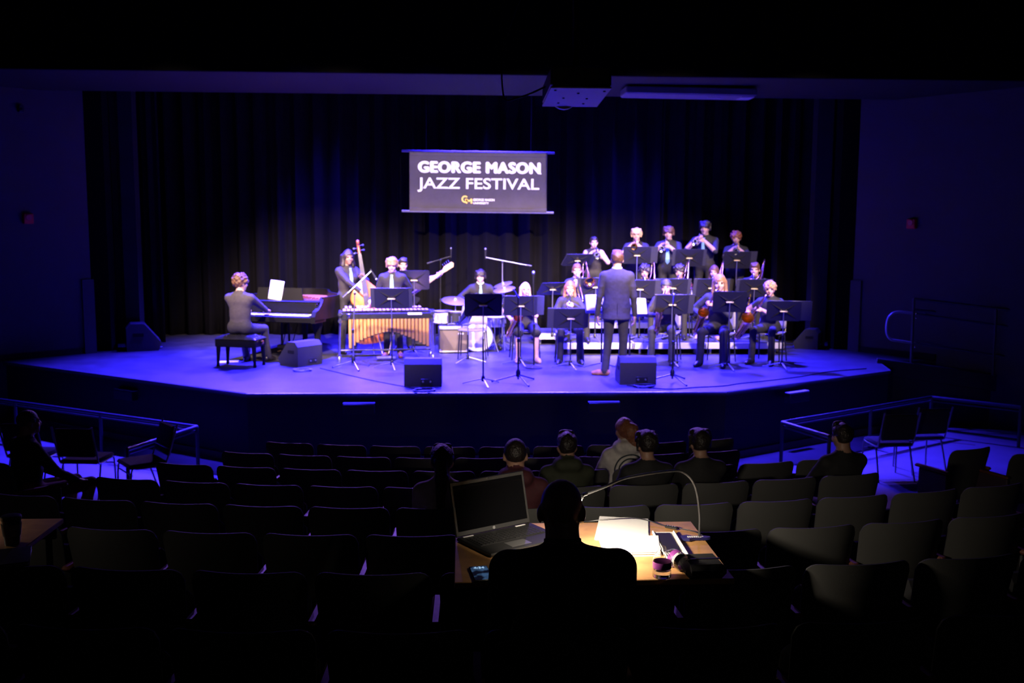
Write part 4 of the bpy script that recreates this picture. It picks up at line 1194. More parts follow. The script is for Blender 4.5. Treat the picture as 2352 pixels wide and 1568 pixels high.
# ---- brass and reeds, each in its own frame with the mouthpiece at the origin and the player's mouth behind (-Y)
def trumpet(label, M, m=SILVER):
    t = thing('trumpet', label, 'trumpet', M=M, group='trumpets')
    MB().tube([(0, 0, 0), (0, 0.02, 0), (0, 0.06, 0)], [0.0135, 0.009, 0.005], 12).build('mouthpiece', SILVER, t)
    b = MB(); b.tube([(0, 0.05, 0), (0, 0.40, 0)], 0.0068, 8)
    b.tube(smooth_path([(0, 0.40, 0), (0, 0.445, -0.012), (0, 0.46, -0.05), (0, 0.445, -0.088), (0, 0.40, -0.10), (0, 0.25, -0.10)], 4), 0.0068, 8)
    b.build('leadpipe', m, t)
    b = MB().tube([(0.0, 0.25, -0.075), (0, 0.12, -0.075)], 0.007, 8)
    b.tube(smooth_path([(0.0, 0.13, -0.10), (0, 0.10, -0.092), (0, 0.085, -0.06), (0, 0.10, -0.03), (0.018, 0.15, -0.02)], 4), 0.008, 8)
    b.build('tuning_tubing', m, t)
    pts = [(0.02, 0.14, -0.02), (0.02, 0.30, -0.02), (0.02, 0.38, -0.02), (0.02, 0.43, -0.02), (0.02, 0.462, -0.02), (0.02, 0.482, -0.02), (0.02, 0.492, -0.02)]
    MB().tube(pts, [0.007, 0.009, 0.0125, 0.019, 0.031, 0.049, 0.062], 20, cap=False).build('bell', m, t)
    for k in range(3):
        vv = MB().tube([(0.0, 0.205 + 0.026 * k, -0.115), (0.0, 0.205 + 0.026 * k, 0.025)], 0.0125, 10).build('valve', m, t)
        MB().tube([(0.0, 0.205 + 0.026 * k, 0.02), (0.0, 0.205 + 0.026 * k, 0.05), (0, 0.205 + 0.026 * k, 0.053)], [0.004, 0.004, 0.009], 8).build('valve_button', SILVER, vv)
    return t
def trombone(label, M, slide=0.15, m=BRASS):
    t = thing('trombone', label, 'trombone', M=M, group='trombones')
    MB().tube([(0, 0, 0), (0, 0.025, 0), (0, 0.07, 0)], [0.017, 0.011, 0.006], 12).build('mouthpiece', SILVER, t)
    MB().tube([(0, 0.05, 0), (0, 0.72, 0)], 0.0068, 8).tube([(0, 0.14, -0.09), (0, 0.72, -0.09)], 0.0068, 8).tube([(0, 0.14, 0), (0, 0.14, -0.09)], 0.006, 8).build('inner_slide', SILVER, t)
    e = 0.72 + slide
    MB().tube(smooth_path([(0, 0.20 + slide, 0), (0, e, 0), (0, e + .04, -0.02), (0, e + .055, -0.045), (0, e + .04, -0.07), (0, e, -0.09), (0, 0.20 + slide, -0.09)], 4), 0.0085, 8).tube([(0, 0.22 + slide, 0), (0, 0.22 + slide, -0.09)], 0.006, 8).build('outer_slide', m, t)
    # bell section over the left shoulder
    MB().tube(smooth_path([(0, 0.14, -0.09), (-0.03, 0.10, -0.06), (-0.10, 0.02, 0.0), (-0.12, -0.20, 0.03), (-0.12, -0.27, 0.05), (-0.12, -0.30, 0.10), (-0.12, -0.27, 0.15), (-0.12, -0.20, 0.165)], 5), 0.0095, 10).build('tuning_slide', m, t)
    pts = [(-0.12, -0.20, 0.165), (-0.12, 0.05, 0.155), (-0.12, 0.20, 0.148), (-0.12, 0.29, 0.144), (-0.12, 0.345, 0.142), (-0.12, 0.375, 0.141), (-0.12, 0.388, 0.14)]
    MB().tube(pts, [0.0105, 0.014, 0.022, 0.034, 0.055, 0.082, 0.107], 24, cap=False).build('bell', m, t)
    MB().tube([(-0.11, -0.05, 0.02), (-0.12, -0.05, 0.155)], 0.005, 6).build('brace', m, t)
    return t
def saxophone(label, M, k=1.0, m=BRASS, name='saxophone'):
    t = thing(name, label, 'saxophone', M=M, group='saxophones')
    MB().tube([(0, -0.01, 0), (0, 0.03, 0.004), (0, 0.075, 0.010)], [0.007, 0.012, 0.0125], 10).build('mouthpiece', BLACK, t)
    MB().tube(smooth_path([(0, 0.06, 0.008), (0, 0.12, 0.02), (0, 0.165, 0.012), (0, 0.185, -0.03), (0, 0.186, -0.06)], 4), 0.011 * k, 10).build('neck', m, t)
    L = 0.50 * k
    body = MB().tube([(0, 0.186, -0.05), (0, 0.18, -0.05 - L * .5), (0, 0.174, -0.05 - L)], [0.013 * k, 0.022 * k, 0.032 * k], 16).build('body', m, t)
    z = -0.05 - L; rb = 0.062 * k
    MB().tube(smooth_path([(0, 0.174, z), (0, 0.18, z - .04 * k), (0, 0.174 + rb, z - .07 * k), (0, 0.174 + 2 * rb - .006, z - .04 * k), (0, 0.174 + 2 * rb, z)], 4), 0.034 * k, 14).build('bow', m, t)
    bx_ = 0.174 + 2 * rb
    MB().tube([(0, bx_, z), (0, bx_ + .003, z + .10 * k), (0, bx_ + .012, z + .19 * k), (0, bx_ + .028, z + .245 * k), (0, bx_ + .04, z + .265 * k), (0, bx_ + .045, z + .272 * k)], [0.035 * k, 0.040 * k, 0.048 * k, 0.060 * k, 0.071 * k, 0.076 * k], 24, cap=False).build('bell', m, t)
    for i in range(7):
        zz = -0.10 - L * (0.10 + 0.115 * i)
        MB().lathe([(0.011 * k + .0012 * i, 0), (0.012 * k + .0012 * i, 0.004), (0.004, 0.007)], 12, M=T(0.0, 0.186 + 0.019 * k + .0014 * i, zz) @ R(-PI / 2, 'X')).build('key', SILVER, body)
    MB().tube([(0.022 * k, 0.18, -0.12), (0.036 * k, 0.172, -0.05 - L * .9)], 0.0035, 6).build('key_rod', SILVER, body)
    MB().tube([(-0.020 * k, 0.18, -0.12), (-0.034 * k, 0.172, -0.05 - L * .9)], 0.0035, 6).build('key_rod', SILVER, body)
    return t

# ------------------------------------------------------------------ grand piano
PIA = rad(-17)
pk = PZ(637, 818)
PM = T(pk.x + 0.02, pk.y - 0.42, 0) @ R(PIA, 'Z')
GP = thing('grand_piano', 'black lacquered grand piano without lid at stage left', 'piano', M=PM)
out = smooth_path([(-.74, .30, 0), (-.74, 1.1, 0), (-.74, 1.95, 0), (-.62, 2.28, 0), (-.36, 2.36, 0), (-.08, 2.24, 0), (.10, 1.94, 0), (.28, 1.58, 0), (.50, 1.32, 0), (.69, 1.08, 0), (.74, .80, 0), (.74, .30, 0)], 4)
def ring_wall(mb, path, th, z0, z1):
    P = [Vector((p[0], p[1], 0)) for p in path]; n = len(P); v = []; f = []
    c = Vector((0, 1.0, 0))
    for i, p in enumerate(P):
        tg = (P[min(i + 1, n - 1)] - P[max(i - 1, 0)]).normalized(); nn = Vector((tg.y, -tg.x, 0))
        q = p + nn * th
        v += [(p.x, p.y, z0), (p.x, p.y, z1), (q.x, q.y, z0), (q.x, q.y, z1)]
    for i in range(n - 1):
        a = i * 4; b = a + 4
        f += [(a, b, b + 1, a + 1), (a + 2, a + 3, b + 3, b + 2), (a + 1, b + 1, b + 3, a + 3), (a, a + 2, b + 2, b)]
    f += [(0, 1, 3, 2), ((n - 1) * 4, (n - 1) * 4 + 2, (n - 1) * 4 + 3, (n - 1) * 4 + 1)]
    mb.add(v, f)
m_ = MB(); ring_wall(m_, out, 0.04, 0.64, 0.985); m_.build('rim', LAQ, GP)
MB().prism([(p[0] * .97, p[1]) for p in out], 0.66, 0.70).build('underside', BLACK, GP)
MB().prism([(p[0] * .94, .34 + (p[1] - .30) * .95) for p in out], 0.86, 0.87).build('soundboard', mat('soundboard', (0.42, 0.17, 0.07), 0.4), GP)
pl = MB()
for k in range(9): pl.box((-0.6 + 0.11 * k, 0.9 + .55 - 0.05 * k, 0.885), (0.03, 1.0 - 0.085 * k, 0.02), 0.004)
pl.build('iron_plate', BRASS, GP)
MB().box((0, 0.50, 0.90), (1.40, 0.16, 0.05), 0.01).build('tuning_block', mat('tuning_red', (0.05, 0.012, 0.012), 0.4), GP)
MB().box((0, 0.15, 0.63), (1.48, 0.36, 0.06), 0.01).build('keybed', LAQ, GP)
MB().box((0, -0.02, 0.665), (1.36, 0.03, 0.06), 0.008).build('key_slip', LAQ, GP)
for sx in (-1, 1):
    poly = [(-0.04, 0.60), (-0.04, 0.70), (0.02, 0.78), (0.10, 0.80), (0.22, 0.88), (0.32, 0.985), (0.36, 0.985), (0.36, 0.60)]
    MB().prism(poly, -0.035, 0.035, M=T(sx * 0.705, 0, 0) @ Matrix(((0, 0, 1, 0), (1, 0, 0, 0), (0, 1, 0, 0), (0, 0, 0, 1)))).build('cheek', LAQ, GP, ang=25)
kb = MB()
for i in range(52): kb.box((-0.611 + 0.0235 * (i + .5), 0.08, 0.715), (0.0222, 0.15, 0.02), 0.002)
kb.build('white_keys', IVORY, GP)['kind'] = 'stuff'
kb = MB()
for i in range(51):
    if i % 7 in (1, 4): continue
    kb.box((-0.611 + 0.0235 * (i + 1), 0.115, 0.73), (0.011, 0.09, 0.02), 0.003)
kb.build('black_keys', BLACK, GP)['kind'] = 'stuff'
MB().box((0, 0.17, 0.82), (1.34, 0.02, 0.16), 0.006, M=T(0, 0, 0) @ T(0, 0, 0)).build('fallboard', LAQ, GP)
MB().box((0, 0.27, 0.915), (1.40, 0.22, 0.02), 0.006).build('front_shelf', LAQ, GP)
dk = MB().prism([(-.44, 0), (.44, 0), (.40, .06), (.385, .20), (-.385, .20), (-.40, .06)], -.009, .009, M=T(-0.05, 0.33, 0.925) @ R(rad(-12), 'X') @ R(PI / 2, 'X'))
dk.build('music_desk', LAQ, GP)
for (lx, ly) in ((-.62, .30), (.62, .30), (-.3, 1.75)):
    lg = MB().tube([(lx, ly, 0.66), (lx, ly, 0.55), (lx, ly, 0.40), (lx, ly, 0.12), (lx, ly, 0.07)], [0.10, 0.085, 0.055, 0.045, 0.05], 8).build('leg', LAQ, GP)
    MB().lathe([(0.0, 0), (0.03, 0.0), (0.035, 0.03), (0.03, 0.07), (0.02, 0.08)], 12, M=T(lx, ly, 0)).build('caster', BRASS, lg)
ly = MB(); ly.box((0, 0.42, 0.16), (0.26, 0.10, 0.06), 0.01)
for sx in (-.06, .06): ly.tube([(sx, 0.42, 0.62), (sx * 1.1, 0.42, 0.18)], 0.018, 8)
for sx in (-.1, .1): ly.tube([(sx, 0.75, 0.64), (sx * .8, 0.46, 0.15)], 0.008, 6)
ly.build('pedal_lyre', LAQ, GP)
for sx in (-.07, 0, .07):
    MB().box((sx, 0.34, 0.10), (0.028, 0.13, 0.012), 0.005).build('pedal', BRASS, GP)
# paper on the music desk
shp = MB().grid(lambda i, j: ((i - .5) * 0.24, -0.01 - 0.012 * math.sin(PI * i), j * 0.31), 7, 5)
so = shp.build('sheet_music', mat('paper_bright', (0.9, 0.9, 0.9), 0.8)); so.matrix_world = PM @ T(-0.12, 0.31, 0.93) @ R(rad(-12), 'X') @ R(rad(6), 'Y')
md = so.modifiers.new('t', 'SOLIDIFY'); md.thickness = 0.003
tag(so, 'bright white sheet music standing on the piano music desk', 'sheet music')

# bench
bc = PZ(553, 840)
BM = T(bc.x, bc.y + .03, 0) @ R(rad(-15), 'Z')
PB = thing('piano_bench', 'black tufted piano bench under the pianist', 'bench', M=BM)
MB().box((0, 0, 0.36), (0.66, 0.36, 0.12), 0.01).build('box_frame', LAQ, PB)
def tuft(i, j):
    x = (i - .5) * 0.68; y = (j - .5) * 0.38
    e = min(1, 6 * min(i, 1 - i)) * min(1, 6 * min(j, 1 - j))
    return (x, y, 0.42 + 0.06 * e ** .5 - 0.018 * e * abs(math.sin(4 * PI * i) * math.sin(3 * PI * j)) ** .5)
MB().grid(tuft, 29, 19).build('cushion', mat('bench_leather', (0.015, 0.015, 0.017), 0.3), PB)
for sx in (-1, 1):
    for sy in (-1, 1):
        MB().tube([(sx * .29, sy * .145, 0.33), (sx * .29, sy * .145, 0.28), (sx * .30, sy * .15, 0.06), (sx * .30, sy * .15, 0.0)], [0.038, 0.034, 0.022, 0.026], 8).build('leg', LAQ, PB)
    MB().lathe([(0.012, 0), (0.03, 0.02), (0.03, 0.045), (0.01, 0.05)], 14, M=T(sx * 0.33, 0, 0.37) @ R(sx * PI / 2, 'Y')).build('height_knob', BRASS, PB)
# white papers lying under the bench
pz = PZ(525, 831)
pp = MB().box((0, 0, 0.004), (0.30, 0.21, 0.006)).build('paper_sheet', WHITE); pp.matrix_world = T(pz.x, pz.y, 0.0) @ R(0.2, 'Z')
tag(pp, 'white paper lying on the stage floor under the piano bench', 'paper')

# ------------------------------------------------------------------ vibraphone
va = PZ(781, 832); vb = PZ(983, 828)
VW = (vb - va).length; VC = (va + vb) / 2; VA = math.atan2(vb.y - va.y, vb.x - va.x)
VM = T(VC.x, VC.y + 0.25, 0) @ R(VA, 'Z')
VB = thing('vibraphone', 'vibraphone with gold resonator tubes and black music stand before it', 'vibraphone', M=VM)
zt = 0.80; x0, x1 = -VW / 2 - 0.02, VW / 2 + 0.03
for yy in (-0.30, 0.16):
    MB().box(((x0 + x1) / 2, yy, zt - 0.08), (x1 - x0, 0.03, 0.10), 0.008).build('side_rail', BLKMETAL, VB)
for xx in (x0, x1):
    MB().box((xx, -0.07, zt - 0.08), (0.04, 0.52, 0.13), 0.012).build('end_rail', BLACK, VB)
    for yy in (-0.27, 0.14):
        lg = MB().tube([(xx, yy, zt - 0.1), (xx + (0.02 if xx > 0 else -0.02), yy, 0.10)], 0.019, 10).build('leg', CHROME, VB)
        MB().lathe([(0.0, 0), (0.03, 0.0), (0.034, 0.03), (0.03, 0.07), (0.012, 0.10)], 12, M=T(xx + (0.02 if xx > 0 else -0.02), yy, 0)).build('caster', STEEL, lg)
    for zz in (zt - 0.04, zt - 0.15):
        MB().lathe([(0.03, -0.02), (0.035, 0), (0.03, 0.02)], 12, M=T(xx, -0.335, zz) @ R(PI / 2, 'X')).build('corner_cap', CHROME, VB)
BARM = mat('vibe_bar', (0.78, 0.55, 0.50), 0.3, 0.6)
nb = 22
for i in range(nb):
    t_ = i / (nb - 1); bxx = x0 + 0.07 + (x1 - x0 - 0.14) * t_
    ln = 0.40 - 0.17 * t_
    MB().box((bxx, -0.15, zt + 0.012), (0.046, ln * 0.75, 0.013), 0.004).build('bar', BARM, VB)
    if i % 7 not in (2, 6) and i < nb - 1:
        MB().box((bxx + (x1 - x0 - .14) / (nb - 1) / 2, 0.09, zt + 0.035), (0.042, ln * 0.7, 0.013), 0.004).build('bar', BARM, VB)
for i in range(nb):
    u = 796 + (966 - 796) * i / (nb - 1)
    t_ = i / (nb - 1)
    cx_ = x0 + 0.15 + (x1 - x0 - 0.22) * t_
    bot = [793, 787, 780, 775, 771, 768, 765, 762, 760, 758, 757, 757, 758, 760, 764, 767, 770, 774, 779, 783, 787, 791][i]
    zb = zt - 0.13 - (bot - 730) / 147.0 * 1.02
    rs = MB().tube([(cx_, -0.32, zt - 0.12), (cx_, -0.32, zb)], 0.0245, 12).build('resonator', GOLD, VB)
    MB().lathe([(0.0255, 0), (0.0255, -0.014), (0.0, -0.016)], 12, M=T(cx_, -0.32, zb)).build('end_cap', BLACK, rs)
MB().box(((x0 + x1) / 2, -0.30, zt - 0.115), (x1 - x0 - .1, 0.06, 0.02), 0.004).build('resonator_rail', BLKMETAL, VB)
MB().tube([(x0, -0.05, 0.16), (x1, -0.05, 0.16)], 0.014, 8).build('crossbar', BLKMETAL, VB)
for sx in (-1, 1): MB().tube([(sx * 0.16, -0.05, 0.60), (sx * 0.05, -0.05, 0.10)], 0.008, 8).build('pedal_strut', BRKT, VB)
MB().box((0, -0.12, 0.05), (0.30, 0.16, 0.03), 0.008).build('damper_pedal', STEEL, VB)
MB().box((x1 - 0.27, -0.325, zt - 0.045), (0.22, 0.012, 0.035), 0.004).build('name_plate', IVORY, VB)
MB().lathe([(0.0, -0.05), (0.03, -0.03), (0.032, 0.02), (0.02, 0.03)], 12, M=T(x0 + 0.13, -0.33, zt - 0.06)).build('control_knob', CHROME, VB)

# ------------------------------------------------------------------ double bass (own frame: end pin at origin, front towards -Y)
bp = PZ(862, 816)
DBM = T(bp.x - 0.02, bp.y + 0.05, 0) @ R(rad(10), 'Z') @ R(rad(-7.5), 'Y') @ R(rad(-6), 'X') @ Matrix.Scale(0.97, 4)
DB = thing('double_bass', 'orange brown double bass held upright by the player in the pale tie', 'double bass', M=DBM)
half = [(0.0, 0.20), (0.16, 0.21), (0.27, 0.27), (0.325, 0.40), (0.30, 0.54), (0.235, 0.62), (0.185, 0.68), (0.175, 0.78), (0.20, 0.86), (0.245, 0.92), (0.25, 1.0), (0.215, 1.10), (0.13, 1.20), (0.05, 1.28), (0.0, 1.29)]
hp = smooth_path([(a, b, 0) for a, b in half], 3)
prof = [(p.x, p.y) for p in hp] + [(-p.x, p.y) for p in hp[-2:0:-1]]
WOODB = mat('bass_varnish', (0.50, 0.14, 0.035), 0.25, var=0.25, vscale=7)
MXZ = Matrix(((1, 0, 0, 0), (0, 0, 1, 0), (0, 1, 0, 0), (0, 0, 0, 1)))
n = len(prof); v = []; f = []
for (sc, yy) in ((0.93, -0.118), (1.0, -0.10), (0.985, 0.0), (1.0, 0.10), (0.93, 0.112)):
    for (a, b) in prof: v.append((a * sc, yy, 0.745 + (b - 0.745) * sc))
for j in range(4):
    for i in range(n): f.append((j * n + i, (j + 1) * n + i, (j + 1) * n + (i + 1) % n, j * n + (i + 1) % n))
v.append((0, -0.135, 0.745)); v.append((0, 0.12, 0.745))
for i in range(n): f.append((i, (i + 1) % n, 5 * n)); f.append((4 * n + (i + 1) % n, 4 * n + i, 5 * n + 1))
MB().add(v, f).build('body', WOODB, DB, ang=35)
for sx in (-1, 1):
    MB().tube(smooth_path([(sx * 0.075, -0.139, 0.82), (sx * 0.095, -0.138, 0.80), (sx * 0.10, -0.137, 0.74), (sx * 0.12, -0.134, 0.68), (sx * 0.14, -0.132, 0.67)], 4), 0.008, 6).build('f_hole', FLATBLACK, DB)
EB = mat('ebony', (0.03, 0.026, 0.035), 0.35)
MB().prism([(-.05, .84), (.05, .84), (.028, 1.72), (-.028, 1.72)], 0, .022, M=T(0, -0.20, 0) @ Matrix(((1, 0, 0, 0), (0, 0, 1, 0), (0, 1, 0, 0), (0, 0, 0, 1)))).build('fingerboard', EB, DB)
MB().tube([(0, -0.08, 1.24), (0, -0.15, 1.34), (0, -0.165, 1.70)], [0.06, 0.03, 0.026], 10).build('neck', WOODB, DB)
hd_ = MB().tube(smooth_path([(0, -0.165, 1.70), (0, -0.15, 1.80), (0, -0.145, 1.88), (0, -0.16, 1.93), (0, -0.185, 1.925), (0, -0.185, 1.90), (0, -0.17, 1.90)], 4), 0.026, 10).build('scroll', mat('scroll_wood', (0.22, 0.05, 0.025), 0.3), DB)
for k, zz in enumerate((1.74, 1.78, 1.82, 1.86)):
    sx = 1 if k % 2 else -1
    MB().tube([(0, -0.15, zz), (sx * 0.06, -0.15, zz), (sx * 0.065, -0.15, zz), (sx * 0.095, -0.15, zz)], [0.006, 0.006, 0.016, 0.014], 8).build('tuning_peg', SILVER, hd_)
MB().prism([(-.08, .66), (.08, .66), (.05, .76), (.03, .80), (-.03, .80), (-.05, .76)], -.19, -.135, M=Matrix(((1, 0, 0, 0), (0, 0, 1, 0), (0, 1, 0, 0), (0, 0, 0, 1)))).build('bridge', mat('maple', (0.6, 0.36, 0.16), 0.5), DB)
MB().prism([(-.035, .64), (.035, .64), (.02, .30), (-.02, .30)], -.165, -.15, M=Matrix(((1, 0, 0, 0), (0, 0, 1, 0), (0, 1, 0, 0), (0, 0, 0, 1)))).build('tailpiece', EB, DB)
for k in range(4):
    sx = -0.03 + 0.02 * k
    MB().tube([(sx * .7, -0.166, .62), (sx, -0.215, .80), (sx * .6, -0.215, 1.72)], 0.0022, 5).build('string', STEEL, DB)
MB().tube([(0, 0, 0), (0, 0, 0.22)], 0.008, 8).build('end_pin', STEEL, DB)

# ------------------------------------------------------------------ bass guitar
ga = PY(946, 676, 16.55); gb = PY(1018, 622, 16.75)
gd = (gb - ga); gq = gd.normalized()
gx = gq; gy = Vector((0, 1, 0.12)); gy = (gy - gx * gy.dot(gx)).normalized(); gz = gx.cross(gy)
GM = Matrix(((gx.x, gy.x, gz.x, ga.x), (gx.y, gy.y, gz.y, ga.y), (gx.z, gy.z, gz.z, ga.z), (0, 0, 0, 1)))
BG = thing('bass_guitar', 'electric bass guitar with pale headstock behind the vibraphone player', 'guitar', M=GM)
GL = gd.length
bo = smooth_path([(-.08, 0, .02), (-.02, 0, .13), (.08, 0, .15), (.18, 0, .12), (.28, 0, .17), (.33, 0, .13), (.27, 0, .06), (.27, 0, -.05), (.32, 0, -.12), (.26, 0, -.16), (.10, 0, -.16), (-.02, 0, -.15), (-.08, 0, -.06)], 3)
MB().prism([(p.x - .25, p.z) for p in bo], -0.02, 0.02, M=Matrix(((1, 0, 0, 0), (0, 0, 1, 0), (0, 1, 0, 0), (0, 0, 0, 1)))).build('body', mat('guitar_black', (0.02, 0.02, 0.03), 0.2), BG)
MB().box((GL * .5, -0.022, 0), (GL, 0.02, 0.055), 0.008).build('neck', mat('guitar_maple', (0.55, 0.36, 0.2), 0.4), BG)
hdst = MB().prism([(GL, -.03), (GL, .03), (GL + .05, .055), (GL + .20, .045), (GL + .22, .0), (GL + .18, -.045)], -.03, -.012, M=Matrix(((1, 0, 0, 0), (0, 0, 1, 0), (0, 1, 0, 0), (0, 0, 0, 1)))).build('headstock', MATS['guitar_maple'], BG)
for k in range(4):
    MB().tube([(GL + .05 + .04 * k, -0.02, .04), (GL + .05 + .04 * k, -0.02, .085), (GL + .05 + .04 * k, -0.02, .09), (GL + .05 + .04 * k, -0.02, .105)], [.005, .005, .014, .012], 8).build('tuning_peg', SILVER, hdst)
BGM = GM

# ------------------------------------------------------------------ drum kit pieces
def drum(name, label, c, r, depth, M, shell, head, group='drum kit'):
    t = thing(name, label, 'drum', M=M, group=group)
    MB().lathe([(r, 0), (r, depth)], 28, cap=False).build('shell', shell, t)
    MB().lathe([(0, depth + .002), (r * .97, depth + .004), (r, depth)], 28).build('head', head, t)
    MB().lathe([(0, -.002), (r * .97, -.004), (r, 0)], 28).build('rear_head', head, t)
    for z in (0.0, depth):
        MB().lathe([(r * .985, z - .012), (r * 1.035, z - .012), (r * 1.035, z + .012), (r * .985, z + .012)], 28, cap=False).build('hoop', CHROME, t)
    for k in range(6):
        a = 2 * PI * k / 6
        MB().box((r * 1.02 * math.cos(a), r * 1.02 * math.sin(a), depth / 2), (0.02, 0.02, depth * .5), 0.006).build('lug', CHROME, t)
    return t
DHEAD = mat('drum_head', (0.78, 0.76, 0.76), 0.6)
kd = PZ(1098, 808)
bd = drum('bass_drum', 'bass drum with pale head in front of the drummer', 0, 0.25, 0.36, T(kd.x, kd.y + 0.02, 0.255) @ R(-PI / 2, 'X') , BLACK, DHEAD)
for sx in (-1, 1): MB().tube([(sx * .22, -0.12, 0.06), (sx * .34, -.255 + .51, -0.05)], 0.009, 8).build('spur', STEEL, bd)
def drum_legs(t, r, z0):
    for k in range(3):
        a = 2 * PI * k / 3 + .4
        MB().tube([(r * math.cos(a), r * math.sin(a), .1), (r * math.cos(a), r * math.sin(a), -z0 + .005)], 0.008, 8).build('leg', CHROME, t)
p = PY(1046, 735, 17.0)
ft = drum('tom_drum', 'small black tom drum with bright hoops left of the drummer', 0, 0.13, 0.24, T(p.x, p.y, p.z - .10) @ R(0, 'Z'), BLACK, DHEAD); drum_legs(ft, 0.14, p.z - .10)
p = PY(1018, 728, 17.25)
ft = drum('floor_tom', 'pale floor tom at the left of the drum kit', 0, 0.17, 0.2, T(p.x, p.y, p.z - .1), mat('tom_white', (0.6, 0.58, 0.6), 0.3), DHEAD); drum_legs(ft, 0.18, p.z - .1)
p = PY(1138, 738, 16.95)
ft = drum('snare_drum', 'shallow snare drum on the right of the drummer', 0, 0.17, 0.14, T(p.x, p.y, p.z - .07), SILVER, DHEAD); drum_legs(ft, 0.15, p.z - .07)
CYM = mat('cymbal_bronze', (0.78, 0.66, 0.45), 0.28, 0.9)
def cymbal(label, u, v, y, r, tx, ty, hat=False):
    c = PY(u, v, y); t = thing('cymbal', label, 'cymbal', (c.x, c.y, 0), group='drum kit')
    MM = T(0, 0, c.z) @ R(rad(tx), 'X') @ R(rad(ty), 'Y')
    for dz in ((0, 0.035) if hat else (0,)):
        MB().lathe([(r, -0.02), (r * .6, -0.006), (r * .2, 0.002), (r * .17, .02), (r * .06, .03), (0, .031)], 28, M=MM @ T(0, 0, dz)).build('plate', CYM, t)
    MB().tube([(0, 0, 0.1), (0, 0, c.z)], 0.009, 8).build('pole', CHROME, t)
    MB().lathe([(0.012, 0), (0.014, .02), (0.006, .04)], 8, M=T(0, 0, c.z + .02)).build('wing_nut', CHROME, t)
    for k in range(3):
        a = rad(30 + 120 * k)
        MB().tube([(0, 0, 0.25), (0.24 * math.cos(a), 0.24 * math.sin(a), 0.01)], 0.008, 6).build('leg', CHROME, t)
cymbal('large bright cymbal over the left side of the drum kit', 1046, 688, 17.12, 0.24, 14, 4)
cymbal('bluish cymbal right of the drummer, lower of the two', 1158, 662, 17.0, 0.19, 12, -10)
cymbal('bronze cymbal right of the drummer, upper and farther of the two', 1155, 651, 17.45, 0.17, 10, -16)
p = PZ(1100, 795)
dt = thing('drum_throne', 'round black drum throne under the drummer', 'stool', (PY(1103, 700, 17.55).x, 17.55, 0))
MB().lathe([(0.0, .44), (.15, .44), (.165, .46), (.165, .50), (.14, .52), (0, .525)], 24).build('seat', BLACK, dt)
MB().tube([(0, 0, .1), (0, 0, .45)], .018, 8).build('post', CHROME, dt)
for k in range(3):
    a = rad(90 + 120 * k); MB().tube([(0, 0, .25), (.25 * math.cos(a), .25 * math.sin(a), .01)], .01, 8).build('leg', CHROME, dt)

# amplifier
p = PZ(1041, 811)
AM = thing('amplifier', 'brown-grilled combo amplifier standing left of the drum kit', 'amplifier', M=T(p.x, p.y + .14, 0) @ R(rad(4), 'Z'))
MB().box((0, 0, 0.225), (0.50, 0.27, 0.44), 0.015).build('cabinet', TOLEX, AM)
MB().box((0, -0.132, 0.21), (0.46, 0.012, 0.34), 0.004).build('grille', mat('amp_grille', (0.14, 0.11, 0.085), 0.8, bump=.3, bscale=500), AM)
MB().box((0, -0.135, 0.03), (0.47, 0.012, 0.025), 0.003).build('piping', RISEREDGE, AM)
MB().box((0, -0.11, 0.425), (0.48, 0.06, 0.05), 0.006).build('control_panel', mat('amp_panel', (0.5, 0.5, 0.55), .35, .5), AM)
for k in range(6): MB().lathe([(.011, 0), (.009, .014), (0, .015)], 10, M=T(-.18 + .07 * k, -.13, .43) @ R(PI / 2, 'X')).build('knob', IVORY, AM)
MB().box((.12, -.14, .33), (.09, .008, .03), .002).build('badge', IVORY, AM)
for sx in (-1, 1): MB().box((sx * .225, -.13, .05), (.05, .02, .05), .01).build('corner', CHROME, AM)
MB().tube(smooth_path([(-.1, 0, .445), (-.08, 0, .475), (.08, 0, .475), (.1, 0, .445)], 4), .012, 8).build('carry_handle', BLACK, AM)
p = PZ(962, 796)
AM2 = thing('bass_amplifier', 'dark bass amplifier cabinet behind the right end of the vibraphone', 'amplifier', M=T(p.x + .02, p.y + .3, 0))
MB().box((0, 0, 0.32), (0.50, 0.36, 0.62), 0.02).build('cabinet', TOLEX, AM2)
MB().box((0, -0.178, 0.28), (0.46, 0.012, 0.50), 0.004).build('grille', GRILLE, AM2)
MB().box((0, -0.178, 0.58), (0.46, 0.012, 0.07), 0.004).build('control_panel', MATS['amp_panel'], AM2)
for k in range(6): MB().lathe([(.011, 0), (.009, .014), (0, .015)], 10, M=T(-.18 + .07 * k, -.184, .58) @ R(PI / 2, 'X')).build('knob', BLACK, AM2)

# ------------------------------------------------------------------ stands, microphones, monitors
STD = []
def stand_at(label, ud, vd, ub, vb, zf=0.0, **k):
    return music_stand(label, ud, vd, ybase(ub, vb, zf), zf, **k)
stand_at('black music stand in front of the vibraphone', 899, 685, 905, 846, folder=0.0)
stand_at('black music stand standing alone at the front, left of the round-base microphone', 1110, 700, 1108, 884)
stand_at('black music stand of the saxophonist in the skirt', 1196, 702, 1198, 838, folder=0.05)
stand_at('black music stand of the saxophonist seated left of the conductor', 1311, 731, 1310, 846, folder=-0.04)
stand_at('black music stand of the saxophonist in the beanie', 1544, 699, 1542, 838, folder=0.03)
stand_at('black music stand of the saxophonist in the middle of the right group', 1676, 693, 1672, 847, tilt=16, yaw=-8)
stand_at('black music stand of the rightmost saxophonist', 1800, 714, 1788, 846, yaw=-14, folder=0.10)
stand_at('black music stand turned edge-on beside the lone front stand', 1074, 722, 1079, 832, tilt=25, yaw=68)
music_stand('black music stand of the bass guitarist behind the vibraphone', 951, 643, 16.35, 0.0, tilt=15, yaw=5)
